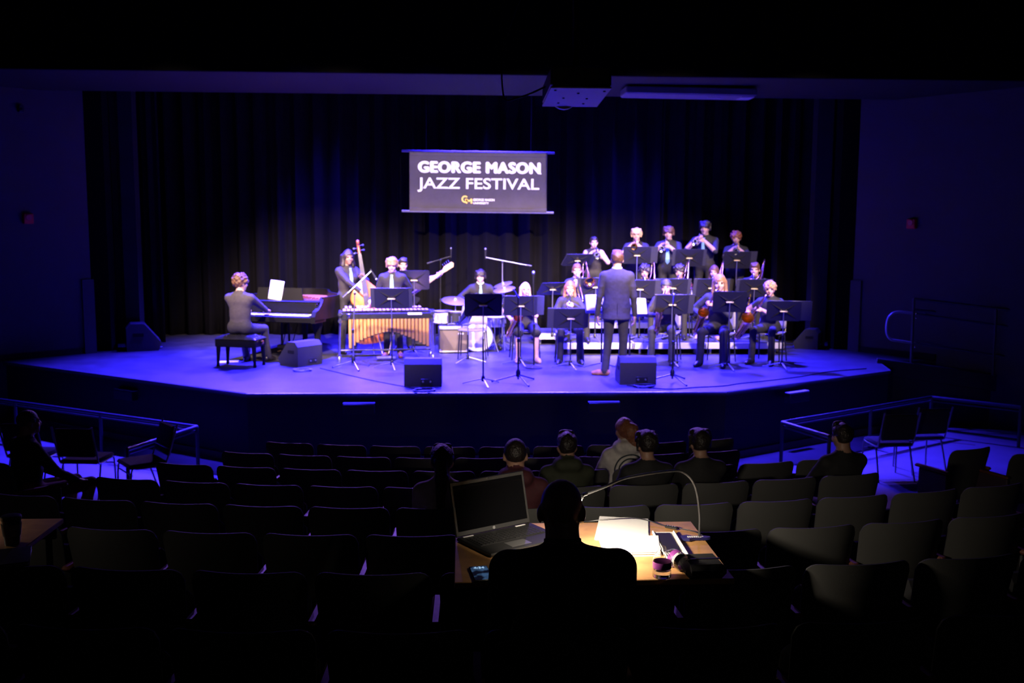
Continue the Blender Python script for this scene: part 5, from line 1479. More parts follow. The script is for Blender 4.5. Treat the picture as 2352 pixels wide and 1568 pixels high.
# trombone row on the low riser
music_stand('black music stand tilted beside the leftmost trombonist', 1269, 663, 16.75, 0.2, tilt=48, yaw=20)
music_stand('black music stand just left of the conductor, trombone row', 1368, 659, 16.55, 0.2, folder=0.0)
music_stand('black music stand just right of the conductor, trombone row', 1470, 664, 16.55, 0.2, folder=0.06)
music_stand('black music stand behind the player in the beanie, trombone row', 1545, 661, 16.65, 0.2, folder=0.0)
music_stand('black music stand behind the middle saxophonist, trombone row', 1634, 661, 16.65, 0.2, folder=0.0)
music_stand('black music stand at the right end of the trombone row', 1732, 662, 16.6, 0.2, folder=0.0)
# trumpet row
music_stand('black music stand tilted before the trumpeter in the sleeveless top', 1326, 597, 17.95, 0.4, tilt=50, yaw=20, folder=0.04)
music_stand('black music stand of the second trumpeter above the conductor', 1463, 586, 17.9, 0.4, folder=0.07)
music_stand('black music stand between the third and fourth trumpeters', 1583, 592, 17.9, 0.4, folder=0.0)
music_stand('black music stand of the rightmost trumpeter', 1692, 597, 17.9, 0.4, folder=0.06)
# conductor's stands face the camera
cs1 = thing('music_stand', 'conductor music stand with pale score, left of the conductor jacket', 'music stand', (PY(1383, 700, 14.75).x, 14.75, 0), 0, group='music stands')
def cond_stand(t, zc, w_):
    MD = T(0, 0, zc) @ R(rad(-38), 'X')
    MB().box((0, 0, 0), (w_, 0.008, 0.33), 0.003, M=MD).box((0, -0.04, -0.165), (w_, 0.08, 0.006), 0.002, M=MD).build('desk', STANDBLK, t)
    MB().tube([(0, 0.02, zc), (0, 0, zc * .5)], .008, 8).build('inner_shaft', STEEL, t)
    MB().tube([(0, 0, .07), (0, 0, zc * .55)], .013, 8).build('outer_tube', BLKMETAL, t)
    for k in range(3):
        a = rad(-90 + 120 * k); MB().tube([(0, 0, .09), (.28 * math.cos(a), .28 * math.sin(a), .012)], .011, 8).build('leg', STEEL, t)
    return MD
zc = PY(1383, 698, 14.75).z
MDc = cond_stand(cs1, zc, 0.52)
cs2 = thing('music_stand', 'conductor music stand half hidden right of the conductor jacket', 'music stand', (PY(1448, 702, 14.8).x, 14.8, 0), 0, group='music stands')
MDd = cond_stand(cs2, PY(1448, 706, 14.8).z, 0.50)
for (t_, MD_, dx, w_, lb) in ((cs1, MDc, -0.12, 0.24, 'pale blue-lit score on the left conductor stand'), (cs1, MDc, 0.13, 0.24, 'second pale score page on the left conductor stand beside the conductor'), (cs2, MDd, 0.14, 0.20, 'pale score on the conductor stand at right')):
    o = MB().grid(lambda i, j: ((i - .5) * w_, -0.012 - 0.01 * math.sin(PI * i), (j - .5) * 0.30), 7, 4).build('score', WHITE)
    o.matrix_world = t_.matrix_world @ MD_ @ T(dx, 0, 0.005)
    md = o.modifiers.new('t', 'SOLIDIFY'); md.thickness = 0.004
    tag(o, lb, 'sheet music')

def gp(u, v): return PZ(u, v)
b = gp(812, 846); mic_stand('boom microphone stand aimed at the double bass', b, PY(815, 674, b.y), boom=(PY(788, 683, b.y), PY(853, 622, b.y + .15)), mic_dir=(.35, 0, -.6), metal=STEEL)
b = gp(1012, 782); mic_stand('tall boom microphone stand left above the drums', b, PY(1012, 597, b.y), boom=(PY(981, 605, b.y), PY(1036, 588, b.y)), mic_dir=(0, 0, 1))
b = Vector((PY(1154, 600, 17.2).x, 17.2, 0)); mic_stand('tall boom microphone stand right above the drums', b, PY(1154, 602, 17.2), boom=(PY(1221, 611, 17.2), PY(1115, 591, 17.2)), mic_dir=(0, 0, 1), metal=STEEL)
b = gp(1190, 879); mic_stand('black tripod microphone stand nearest the stage lip', b, PY(1190, 682, b.y), mic_dir=(-.3, .5, .5), legs_r=0.36)
b = gp(1226, 845); mic_stand('microphone stand with round base and ball microphone beside the saxophonist in the skirt', b, PY(1225, 648, b.y), tripod=False, big=True)
b = gp(1544, 878); mic_stand('black tripod microphone stand at front right before the player in the beanie', b, PY(1546, 696, b.y), mic_dir=(.15, .5, .6), big=True, legs_r=0.36)
c = gp(972, 886); wedge('black floor monitor at the lip, left of center', T(c.x, c.y + .12, 0))
c = gp(1463, 881); wedge('black floor monitor at the lip beside the conductor shoe', T(c.x, c.y + .12, 0))
c = gp(690, 838); wedge('black floor monitor tipped toward the pianist', T(c.x, c.y + .08, 0) @ R(rad(52), 'Z'))
c = gp(1862, 800); wm = wedge('dark speaker wedge standing in the right wing', T(c.x, c.y + .1, 0) @ R(rad(60), 'Z') @ Matrix.Scale(.95, 4))
c = gp(322, 803); wedge('dark speaker wedge standing in the left wing', T(c.x, c.y + .1, 0) @ R(rad(-70), 'Z') @ Matrix.Scale(1.25, 4))
coil('coiled cable beside the floor monitor near the piano', Vector(gp(695, 852)), 0.13, 4, m=mat('cable_grey', (0.2, 0.2, 0.25), .4))
coil('coiled cable in front of the left center floor monitor', Vector(gp(975, 898)), 0.15, 3)
coil('coiled cable beside the conductor floor monitor', Vector(gp(1479, 889)), 0.13, 5)
coil('tangled cable on the floor in the right wing', Vector(gp(1838, 798)), 0.12, 4, m=MATS['cable_grey'])
coil('tangled cable on the floor in the left wing', Vector(gp(352, 800)), 0.14, 4, m=MATS['cable_grey'])
cb = smooth_path([tuple(PZ(u, v, 0.008)) for u, v in ((1440, 884), (1530, 893), (1600, 889), (1660, 886), (1700, 880), (1760, 874), (1840, 864), (1905, 853), (1990, 846))], 6)
o = MB().tube(cb, 0.008, 6).build('cable', MATS['cable_rubber']); tag(o, 'long black cable running along the right stage lip', 'cable')
cb = smooth_path([tuple(PZ(u, v, 0.008)) for u, v in ((735, 845), (850, 872), (960, 893))], 6)
o = MB().tube(cb, 0.006, 6).build('cable', MATS['cable_rubber']); tag(o, 'thin cable crossing the floor to the left center monitor', 'cable')
c = gp(1600, 812)
cu = thing('storage_cup', 'small pale box on the floor between the saxophonists', 'box', (c.x, c.y, 0)); MB().box((0, 0, .07), (.10, .10, .14), .01).build('body', PLASTIC, cu); MB().box((0, 0, .145), (.11, .11, .015), .004).build('lid', RISEREDGE, cu)
ec = PZ(1087, 826)
stage_chair('empty grey plastic chair behind the lone front music stand', T(ec.x, ec.y + .25, 0) @ R(PI - .1, 'Z'))
# ================================================================== the band
def mouth_frame(sit, s, lean, twist, head):
    hipz = (sit + 0.095) if sit is not None else 0.93 * s
    rt = Matrix.Translation((0, 0, hipz)) @ Matrix.Rotation(-lean, 4, 'X') @ Matrix.Rotation(twist, 4, 'Z')
    hc = rt @ Vector((0, 0.025 * s, 0.668 * s))
    Rh = rt.to_3x3() @ Matrix.Rotation(lean * 0.8, 3, 'X') @ Matrix.Rotation(head[0], 3, 'Z') @ Matrix.Rotation(-head[1], 3, 'X') @ Matrix.Rotation(head[2], 3, 'Y')
    return hc + Rh @ (Vector((0, 0.104, -0.055)) * s)
def grip(g, d, n, k='grip', pole=None, sleeve=None, back=0.085):
    d = Vector(d).normalized(); g = Vector(g)
    h = dict(p=tuple(g - d * back), f=tuple(d), n=n, k=k)
    if pole: h['pole'] = pole
    if sleeve is not None: h['sleeve'] = sleeve
    return h
def auto_s(u, vtop, y, zf, sit):
    z = PY(u, vtop, y).z - zf
    s = (z - sit - 0.095) / 0.800 if sit is not None else z / 1.738
    return min(1.12, max(0.84, s))
AIM = Vector((1.4, 10.5, 0))
# ---- trumpets, standing on the rear riser
TP = [
    ('person in sleeveless black top playing trumpet, leftmost of the back row', 1364, 541, dict(bare_arm=True, fem=True, hair=('tied', 'dark')), 0.30, SILVER, .30),
    ('person in black shirt playing a gold trumpet, second from left in the back row', 1462, 522, dict(hair=('mop', 'blond')), 0.25, BRASS, .05),
    ('person in dark shirt and long pale tie playing trumpet, middle of the back row', 1536, 518, dict(hair=('mop', 'brown'), tie='tie', shirt='navy'), 0.42, SILVER, -.15),
    ('person in dark jacket standing tallest, playing trumpet, second from right in the back row', 1620, 505, dict(hair=('mop', 'dark'), tie='tie', shirt='navy'), 0.35, SILVER, -.30),
    ('person in dark shirt playing trumpet, rightmost of the back row', 1691, 531, dict(hair=('curly', 'auburn'), shirt='navy'), 0.30, SILVER, .45)]
for (lb, u, vt, kw, pit, mt, hy) in TP:
    y = 18.4; zf = 0.4; s = auto_s(u, vt, y, zf, None)
    x = PY(u, vt + 20, y).x
    pos = Vector((x, y, zf)); rz = face_dir(pos, AIM) ; head = (hy * .5, 0.10, 0)
    Mp = T(*pos) @ R(rz, 'Z')
    mo = mouth_frame(None, s, 0.0, 0, head)
    Ml = T(*mo) @ R(hy * .5, 'Z') @ R(-pit, 'X')
    trumpet(('gold' if mt is BRASS else 'silver') + ' trumpet played by the person ' + lb.split(', ')[-1], Mp @ Ml, mt)
    gr = Ml @ Vector((0.015, 0.235, -0.01)); gl = Ml @ Vector((-0.015, 0.235, -0.06))
    hands = {'R': grip(gr, (-0.55, .75, .35), (-.8, -.1, -.6), pole=(.8, .1, -.9), sleeve=0.6), 'L': grip(gl, (.6, .7, .30), (1, .1, 0.1), pole=(-.8, .1, -.9), sleeve=0.6)}
    kw = dict(kw); kw.setdefault('shirt', 'black')
    person('person: ' + lb if False else lb, Mp, None, s, hands=hands, head=head, **kw)
# ---- trombones, seated on the low riser
TB = [
    ('person in dark top playing trombone, leftmost of the middle row', 1325, 604, dict(fem=True, hair=('tied', 'brown'), shirt='navy'), .05, 0.52, 0.0, 16.95),
    ('person in black playing trombone, just right of the conductor in the middle row', 1481, 609, dict(skn='mid', hair=('afro', 'dark')), .1, 0.62, 0.05, 17.25),
    ('person in black playing trombone, behind the player in the beanie', 1561, 608, dict(skn='mid', hair=('curly', 'dark')), .0, 0.66, 0.05, 17.25),
    ('person in black playing trombone, second from right in the middle row', 1641, 609, dict(fem=True, hair=('long', 'brown'), shoes='fair'), 0.0, 0.66, 0.05, 17.25),
    ('person in black playing trombone, rightmost of the middle row', 1735, 602, dict(hair=('short', 'brown')), 0.1, 0.62, 0.05, 17.2)]
for (lb, u, vt, kw, hy, pit, sl, y) in TB:
    zf = 0.2; sit = 0.44; s = auto_s(u, vt, y, zf, sit)
    pos = Vector((PY(u, vt + 15, y).x, y, zf)); rz = face_dir(pos, AIM); head = (hy, 0.12, 0)
    Mp = T(*pos) @ R(rz, 'Z')
    mo = mouth_frame(sit, s, 0.02, 0, head)
    Ml = T(*mo) @ R(0.12, 'Z') @ R(-pit, 'X') @ R(rad(-18), 'Y')
    trombone('brass trombone held by the person ' + lb.split(', ')[-1], Mp @ Ml, sl)
    gl = Ml @ Vector((0, 0.14, -0.05)); gr = Ml @ Vector((0.0, 0.24 + sl, -0.05))
    hands = {'R': grip(gr, (-0.6, .75, .1), (-1, 0, -.2), pole=(1, -.2, -.8)), 'L': grip(gl, (.5, .6, .6), (1, .1, 0), pole=(-.8, -.1, -1))}
    person(lb, Mp, sit, s, 0.02, hands=hands, head=head, **kw)
    stage_chair('grey plastic chair under the trombonist ' + lb.split(', ')[-1], Mp)
# ---- saxophones, seated on the stage floor
SX = [
    ('person in black skirt playing tenor saxophone, leftmost of the front row', 1206, 648, 834, dict(fem=True, hair=('straightlong', 'blond'), skirt=True, sleeve=0.3, shoes='fair', bare_arm=True), 1.12, -24, .10, 0.05, BRASS),
    ('person in black blouse playing a silver saxophone, seated left of the conductor', 1309, 645, 838, dict(fem=True, hair=('straightlong', 'auburn'), shirt='black'), 1.0, -6, .0, 0.0, SILVER),
    ('person in dark beanie playing alto saxophone, right of the conductor', 1531, 641, 838, dict(skn='mid', hair=('beanie', 'beanie'), shirt='black', pants='navy'), 1.0, -8, .0, 0.05, BRASS),
    ('person in dark long sleeves playing tenor saxophone, second from right in the front row', 1655, 629, 842, dict(hair=('long', 'lightbrown'), shirt='navy'), 1.18, -26, .2, 0.05, BRASS),
    ('person in dark short sleeves playing baritone saxophone, rightmost of the front row', 1771, 646, 838, dict(hair=('curly', 'ginger'), shirt='navy', sleeve=0.3), 1.35, -34, .25, 0.08, BRASS)]
for (lb, u, vt, vf, kw, kk, roll, hy, lean, mt) in SX:
    ft = PZ(u, vf); sit = 0.45
    rz = face_dir(ft, Vector((1.2, 9.5, 0)))
    fw = Vector((-math.sin(rz), math.cos(rz), 0))
    pos = ft - fw * 0.50
    s = auto_s(u, vt, pos.y, 0, sit)
    pos.x = PY(u, vt + 15, pos.y).x
    head = (hy, 0.10, 0)
    Mp = T(pos.x, pos.y, 0) @ R(rz, 'Z')
    mo = mouth_frame(sit, s, lean, 0, head)
    Ml = T(*mo) @ R(rad(roll), 'Y') @ R(rad(-14 if roll < -20 else 4), 'X')
    saxophone(('baritone saxophone' if kk > 1.3 else 'tenor saxophone' if kk > 1.05 else 'alto saxophone') + ' played by the ' + lb.split(' playing')[0], Mp @ Ml, kk, mt)
    gl = Ml @ Vector((-0.01, 0.186, -0.18 * kk)); gr = Ml @ Vector((0.0, 0.180, -0.40 * kk))
    hands = {'R': grip(gr, (-0.5, .75, -.2), (-.8, .4, 0), pole=(1, -.5, -.5)), 'L': grip(gl, (.65, .6, .2), (1, .3, 0), pole=(-1, -.3, -.8))}
    person(lb, Mp, sit, s, lean, hands=hands, head=head, **kw)
    stage_chair('grey plastic chair under the ' + lb.split(' playing')[0], Mp)
# ---- rhythm section
# pianist
s = 1.0
Mp = BM @ T(0.0, 0.0, 0) @ R(rad(2), 'Z')
kl = Mp.inverted() @ (PM @ Vector((-0.38, 0.05, 0.75))); kr = Mp.inverted() @ (PM @ Vector((-0.05, 0.05, 0.75)))
PS = auto_s(556, 630, Mp.translation.y, 0, 0.48)
person('person in dark shirt seated at the piano, back to the audience', Mp, 0.48, PS, 0.06,
       hands={'L': grip(kl, (.15, .95, -.1), (0, -.1, -1), 'relax', pole=(-1, -.4, -.5), back=.13), 'R': grip(kr, (-.1, .95, -.1), (0, -.1, -1), 'relax', pole=(1, -.4, -.5), back=.13)},
       head=(-0.55, 0.12, 0), shirt='shirtgrey', pants='charcoal', hair=('curly', 'brown'), knees={'R': (.20, .42, .53), 'L': (-.14, .40, .53)}, feet={'R': (.20, .52, .085), 'L': (-.12, .45, .085)})
# double bass player
yb = 16.65; pos = Vector((PY(797, 590, yb).x, yb, 0)); s = auto_s(797, 572, yb, 0, None)
rz = face_dir(pos, Vector((2.6, 10.5, 0))); Mp = T(*pos) @ R(rz, 'Z'); iv = Mp.inverted() @ DBM
gl = iv @ Vector((0.0, -0.19, 1.36)); gr = iv @ Vector((0.03, -0.24, 0.98))
person('person in black shirt and pale tie playing the double bass', Mp, None, s, 0.02, hands={'L': grip(gl, (.2, .5, .8), (.6, .5, -.2), pole=(-1, -.1, -.6), back=.09), 'R': grip(gr, (-.5, .7, -.5), (-.6, .3, -.5), 'relax', pole=(1, -.4, -.2), back=.11)},
       head=(-0.15, 0.06, 0), skn='dark', hair=('longback', 'dark'), tie='tie', fem=True)
# vibraphone player
yv = 16.12; pos = Vector((PY(902, 620, yv).x, yv, 0)); s = auto_s(902, 588, yv, 0, None)
Mp = T(*pos) @ R(PI - .05, 'Z'); iv = Mp.inverted() @ VM
gl = iv @ Vector((0.30, 0.10, 0.95)); gr = iv @ Vector((-0.22, 0.08, 0.92))
V1 = person('person in black shirt and pale tie standing behind the vibraphone', Mp, None, s, 0.10, hands={'L': grip(gl, (.2, .9, -.2), (0, 0, -1), pole=(-.35, -.5, -1)), 'R': grip(gr, (-.2, .9, -.2), (0, 0, -1), pole=(.35, -.5, -1))},
       head=(0.05, 0.28, 0), hair=('mop', 'lightbrown'), tie='tie', shoes='tan')
for q, lb in ((gl, 'pink-headed vibraphone mallet in the left hand'), (gr, 'pink-headed vibraphone mallet in the right hand')):
    a_ = Mp @ (q + Vector((0, -.02, 0))); b_ = Mp @ (q + Vector((0, .28, -.05)))
    ml = thing('mallet', lb, 'mallet', a_)
    MB().tube([Vector((0, 0, 0)), b_ - a_], .005, 8).build('handle', mat('rattan', (.6, .4, .2), .5), ml)
    MB().sphere(b_ - a_, .02, 12, 8).build('yarn_head', mat('yarn_pink', (.75, .3, .35), .9), ml)
# bass guitarist
yg = 17.0; pos = Vector((PY(926, 610, yg).x, yg, 0)); s = auto_s(926, 590, yg, 0, None)
Mp = T(*pos) @ R(PI - .1, 'Z'); iv = Mp.inverted() @ BGM
gl = iv @ Vector((GL - 0.06, -0.02, 0.0)); gr = iv @ Vector((-0.05, -0.04, 0.0))
person('person in black holding a bass guitar, standing behind the vibraphone player', Mp, None, s, hands={'L': grip(gl, (-.5, .3, .5), (0, 1, -.3), pole=(-1, -.2, -.8), sleeve=.6), 'R': grip(gr, (-.7, .4, -.5), (0, -.9, -.1), 'relax', pole=(1, -.4, -.3))}, head=(0.35, 0.15, 0), hair=('short', 'dark'))
# drummer
yd = 17.55; pos = Vector((PY(1103, 640, yd).x, yd, 0)); s = auto_s(1103, 618, yd, 0, 0.52)
Mp = T(*pos) @ R(PI + .05, 'Z')
hl = {'L': grip((-.24, .40, .82), (.2, .9, -.1), (0, 0, -1), pole=(-1, -.3, -.5)), 'R': grip((.26, .40, .84), (-.2, .9, -.05), (0, 0, -1), pole=(1, -.3, -.5))}
person('person in black shirt and pale tie seated at the drums', Mp, 0.52, s, 0.05, hands=hl, head=(-.15, .15, 0), hair=('mop', 'dark'), tie='tie', collar='white', knees={'R': (.26, .38, .52), 'L': (-.26, .38, .52)}, feet={'R': (.26, .42, .085), 'L': (-.28, .42, .085)})
for sd, q, lb in (('L', Vector((-.22, .42, .84)), 'wooden drumstick in the left hand of the drummer'), ('R', Vector((.24, .42, .86)), 'wooden drumstick in the right hand of the drummer')):
    a_ = Mp @ q; b_ = Mp @ (q + Vector((-.1 * q.x, .33, -.06)))
    ds = thing('drumstick', lb, 'drumstick', a_)
    MB().tube([Vector((0, 0, 0)), (b_ - a_) * .85, b_ - a_], [.0075, .006, .003], 8).build('shaft', mat('hickory', (.65, .45, .25), .5), ds)
    MB().sphere(b_ - a_, .006, 8, 6).build('tip', MATS['hickory'], ds)
# conductor, back to the audience
fc = (PZ(1372, 862) + PZ(1414, 862)) / 2
yc = fc.y; s = auto_s(1415, 573, yc, 0, None)
Mp = T(PY(1417, 640, yc).x, yc, 0) @ R(rad(-4), 'Z')
person('person in grey suit conducting, standing with back to the audience', Mp, None, s, 0.0, hands={'L': dict(p=(-.265 * s, .06, .80 * s), f=(.05, .15, -1), n=(1, .1, 0), k='relax', pole=(-.6, -1, 0)), 'R': dict(p=(.265 * s, .06, .80 * s), f=(-.05, .15, -1), n=(-1, .1, 0), k='relax', pole=(.6, -1, 0))},
       head=(0.0, 0.05, 0), shirt='jacket', pants='greypant', shoes='tan', hair=('short', 'brown'), collar='white', jacket=True, feet={'L': (-.15, .0, .085), 'R': (.10, .08, .085)}, toes={'L': (-1.0, .25), 'R': (.1, 1.0)}, girth=1.03)

# ================================================================== the audience
def occupy(k, u):
    c = min((q for q in SEATS if q[0] == k), key=lambda q: abs(q[1] - u))
    o = c[4]
    for ch in o.children:
        if ch.name.startswith('seat_cushion'):
            ch.matrix_local = T(0, .33, .415) @ R(rad(84), 'X') @ T(0, -.235, -.54)
    return c
def spectator(label, k, u, vtop, **kw):
    c = occupy(k, u); p, a = c[2], c[3]
    y = p.y + 0.26
    s = auto_s(u, vtop, y + .05, row_z(k), 0.45)
    kw.setdefault('skn', 'mid')
    M = T(PY(u, vtop + 25, y).x, y, row_z(k)) @ R(a + kw.pop('turn', 0), 'Z')
    return person(label, M, 0.45, s, kw.pop('lean', 0.0), shirt=kw.pop('shirt', 'dim'), pants='dim', shoes='blackshoe', **kw), M
e, _ = spectator('person in white hooded sweatshirt with printed ring, seated in the third row', 2, 1436, 956, hair=('bun', 'auburn'), shirt='hoodie', hood=True, fem=True, girth=1.1, head=(.1, 0, 0))
# printed ring, dots and letters on the back of the sweatshirt
def back_print(info, cx, cz, r):
    fr = info['front']; root = info['root']
    mprint = mat('print_black', (0.03, 0.04, 0.05), .8)
    for rr_ in (r, r * .74):
        v = []; f = []; n = 60
        for i in range(n):
            a = 2 * PI * i / n
            for q in (rr_ - .006, rr_ + .006):
                x = cx + q * math.cos(a); z = cz + q * math.sin(a); y = fr(x, z, -1)
                v.append((x, (y if y is not None else -.1) - .004, z))
        sm = np.array(v)
        for _ in range(3):
            ya = sm[:, 1].reshape(n, 2); ya = (np.roll(ya, 1, 0) + ya * 2 + np.roll(ya, -1, 0)) / 4; sm[:, 1] = ya.ravel()
        v = [tuple(q) for q in sm]
        for i in range(n): a = 2 * i; b = 2 * ((i + 1) % n); f.append((a, a + 1, b + 1, b))
        o = MB().add(v, f).build('printed_ring', mprint, root); md = o.modifiers.new('t', 'SOLIDIFY'); md.thickness = .004; md.offset = 0
    for ch, a in (('O', 222), ('R', 238), ('T', 254), ('.', 200)):
        me = text_mesh(ch, .05, .002)
        for vv in me.vertices:
            q = Vector((vv.co.x, 0, vv.co.y)) ; q = R(rad(-(a - 270)), 'Y') @ q
            x = cx + r * .87 * math.cos(rad(a)) + q.x; z = cz + r * .87 * math.sin(rad(a)) + q.z - .015
            y = fr(x, z, -1); vv.co = (x, (y if y is not None else -.1) - .005 - vv.co.z, z)
        me.materials.append(mprint); link('printed_letter', me, root)
zc_ = e['up'](0, 0, .33)[2]
back_print(e, 0.02, zc_, 0.125)
b_, _ = spectator('person in pale top with sunglasses pushed up, seated in the fifth row', 4, 1015, 1033, hair=('pony', 'dark'), shirt='cream', fem=True, head=(0, .05, 0))
H = b_['H']
gl = MB()
for sx in (-1, 1):
    gl.sphere(tuple(H(sx * .035, .07, .105)), (.03, .02, .02), 12, 8)
gl.tube([tuple(H(-.085, -.04, .06)), tuple(H(-.07, .05, .10)), tuple(H(.07, .05, .10)), tuple(H(.085, -.04, .06))], .005, 6)
gl.build('sunglasses', BLACK, b_['root'])
spectator('person in maroon hooded sweatshirt seated in the fifth row', 4, 1184, 1001, hair=('buzz', 'dark'), shirt='maroon', hood=True, girth=1.08)
spectator('person in olive hooded sweatshirt seated in the fourth row', 3, 1303, 996, hair=('short', 'dark'), shirt='green', hood=True, girth=1.08)
spectator('person in black sitting just right of the white sweatshirt, fourth row', 3, 1487, 1008, hair=('mop', 'dark'), shirt='dim', head=(.2, .1, 0))
spectator('person in black, fourth row, beneath the top of the lamp arm', 3, 1609, 1006, hair=('mop', 'dark'), shirt='dim')
spectator('person in black at the right end of the fourth row', 3, 1938, 968, hair=('short', 'dark'), shirt='dim', girth=1.1)
# judge at the desk
c = occupy(7, 1305)
yj = 3.38; sj = 1.01
MJ = T(PY(1286, 1180, yj + .1).x + .015, yj, row_z(7))
person('person in black jacket seated at the lit desk, seen from behind', MJ, .44, sj, .26, hands={'L': dict(p=(-.17, .40, .80), f=(.4, .9, -.1), n=(0, 0, -1), k='relax', pole=(-.25, -.5, -1)), 'R': dict(p=(.17, .40, .80), f=(-.4, .9, -.1), n=(0, 0, -1), k='relax', pole=(.25, -.5, -1))},
       head=(-.08, .12, 0), hair=('bald', 'grey'), skn='mid', shirt='dim', pants='dim', h=.010, girth=1.12, collar='dim', shw=.206, shz=.464)
# man in shorts on a loose chair at left
sm_ = auto_s(75, 948, 8.0, SLZ, .47)
MM = T(SLX, 7.72, SLZ) @ R(-.75, 'Z') @ T(0, .27, 0)
person('person in dark sweatshirt and shorts sitting sideways at far left', MM, .47, sm_, .05, hair=('buzz', 'grey'), shirt='dim', pants='shorts', shorts=True, skn='mid', head=(-.15, 0, 0), girth=1.1, knees={'R': (.14, .46, .58), 'L': (-.12, .46, .56)})
# spectator at the right picture edge

# ================================================================== judge's desk and the things on it
TZ = 0.755
na = PZ(1043, 1337, TZ); fb = PZ(1578, 1197, TZ)
TX0, TX1 = na.x, fb.x + 0.02; TY0, TY1 = na.y, fb.y
DK = thing('desk', 'tan wooden judging desk laid over the seat backs, lit by a clip lamp', 'desk', ((TX0 + TX1) / 2, TY0, 0))
tw = TX1 - TX0; tdp = TY1 - TY0
MB().box((0, tdp / 2, TZ - .012), (tw, tdp, .024), .003).build('top', TABLEWOOD, DK)
MB().box((0, tdp - .02, TZ - .06), (tw - .06, .02, .07), .003).build('apron', FLATBLACK, DK)
for sx in (-1, 1):
    MB().box((sx * (tw / 2 - .02), tdp / 2, TZ - .06), (.02, tdp - .06, .07), .003).build('apron', FLATBLACK, DK)
    for yy in (.05, tdp - .05):
        zf = row_z(6) if yy < .2 else row_z(5) + .0
        zf = row_z(6) if TY0 + yy < row_y(6) + .75 else row_z(5)
        MB().tube([(sx * (tw / 2 - .05), yy, TZ - .03), (sx * (tw / 2 - .05), yy, zf)], .016, 8).build('leg', BLKMETAL, DK)

# laptop
hl_ = PZ(1048, 1243, TZ); hr_ = PZ(1218, 1207, TZ)
d = hr_ - hl_; LW = d.length; an = math.atan2(d.y, d.x)
LM = T(*((hl_ + hr_) / 2)) @ R(an, 'Z')
LT = thing('laptop', 'open black laptop with dark screen on the left of the desk', 'laptop', M=LM)
LD = .275
LAPM = mat('laptop_shell', (0.02, 0.02, 0.021), .45, .3)
bs = MB().box((0, -LD / 2, .009), (LW, LD, .016), .005).build('base', LAPM, LT)
MB().box((0, -.105, .0178), (LW * .88, .115, .002), .0005).build('keyboard_well', BLACK, bs)
for r_ in range(6):
    for c_ in range(17):
        MB().box((-LW * .415 + LW * .83 * (c_ + .5) / 17, -.058 - .0185 * r_, .0205), (LW * .83 / 17 - .003, .015, .003), .001).build('key', BLACK, bs) if r_ < 5 or c_ not in (4, 5, 6, 7, 8) else None
MB().box((-.02, -LD + .06, .0176), (.105, .065, .001)).build('touchpad', mat('touchpad', (.05, .05, .052), .3), bs)
sm2 = MB()
for sx in (-.37, .33): 
    MB().box((sx * LW, -.016, .0182), (.055, .010, .002), .001).build('hinge_sticker', mat('label_white', (.7, .68, .66), .6), bs)
SA = rad(-14)
SM = T(0, 0, .016) @ R(SA, 'X')
lid = MB().box((0, .004, LW * .30), (LW, .009, LW * .60), .004, M=SM).build('lid', LAPM, LT)
MB().box((0, -.0012, LW * .305), (LW * .93, .002, LW * .50), .0005, M=SM).build('screen', mat('lcd_black', (.002, .002, .0025), .07, spec=.25), lid)
MB().lathe([(.008, 0), (.007, .001), (0, .001)], 14, M=SM @ T(0, -.001, LW * .03) @ R(PI / 2, 'X')).build('logo', STEEL, lid)
MB().sphere((0, -.001, LW * .585), (.004, .001, .004), 8, 6, M=SM).build('webcam', BLACK, lid)
# phone
p = PZ(1105, 1320, TZ)
PHN = thing('phone', 'smartphone with blue lock screen at the front left of the desk', 'phone', M=T(p.x, p.y, TZ) @ R(rad(8), 'Z'))
MB().box((0, 0, .005), (.078, .165, .009), .003).build('case', BLACK, PHN)
scr = bpy.data.materials.new('phone_screen'); scr.use_nodes = True
nt = scr.node_tree; bs_ = nt.nodes['Principled BSDF']; bs_.inputs['Base Color'].default_value = (.01, .01, .012, 1); bs_.inputs['Roughness'].default_value = .2
tcn = nt.nodes.new('ShaderNodeTexCoord'); nz = nt.nodes.new('ShaderNodeTexNoise'); nz.inputs['Scale'].default_value = 22
rp_ = nt.nodes.new('ShaderNodeValToRGB'); rp_.color_ramp.elements[0].position = .45; rp_.color_ramp.elements[0].color = (.005, .006, .02, 1); rp_.color_ramp.elements[1].position = .62; rp_.color_ramp.elements[1].color = (.07, .16, .34, 1)
nt.links.new(tcn.outputs['Object'], nz.inputs['Vector']); nt.links.new(nz.outputs['Fac'], rp_.inputs['Fac']); nt.links.new(rp_.outputs['Color'], bs_.inputs['Emission Color']); bs_.inputs['Emission Strength'].default_value = .45
MB().box((0, 0, .0098), (.071, .155, .001)).build('screen', scr, PHN)
me = text_mesh('4:34', .026, .0); me.transform(T(0, .047, .0105) @ Matrix.Scale(1, 4)); me.materials.append(mat('clock_text', (.35, .55, .8), emit=.8)); link('clock_digits', me, PHN)
# papers
def paper_stack(label, corners, h, sheets):
    P = [PZ(u, v, TZ) for u, v in corners]; o = (P[0] + P[2]) / 2
    t = thing('paper_stack', label, 'papers', (o.x, o.y, TZ))
    for k in range(sheets):
        rnd = random.Random(k); dx, dy = rnd.uniform(-.003, .003), rnd.uniform(-.003, .003)
        th = h / sheets
        MB().prism([(q.x - o.x + dx, q.y - o.y + dy) for q in P], k * th, (k + 1) * th * .93).build('sheet', WHITE, t)
    return t
paper_stack('stack of bright white score sheets on the desk under the lamp', [(1378, 1188), (1489, 1194), (1490, 1248), (1366, 1240)], .008, 5)
paper_stack('thick lower pile of white pages on the desk nearer the seated person', [(1375, 1238), (1512, 1239), (1516, 1277), (1390, 1279)], .022, 8)
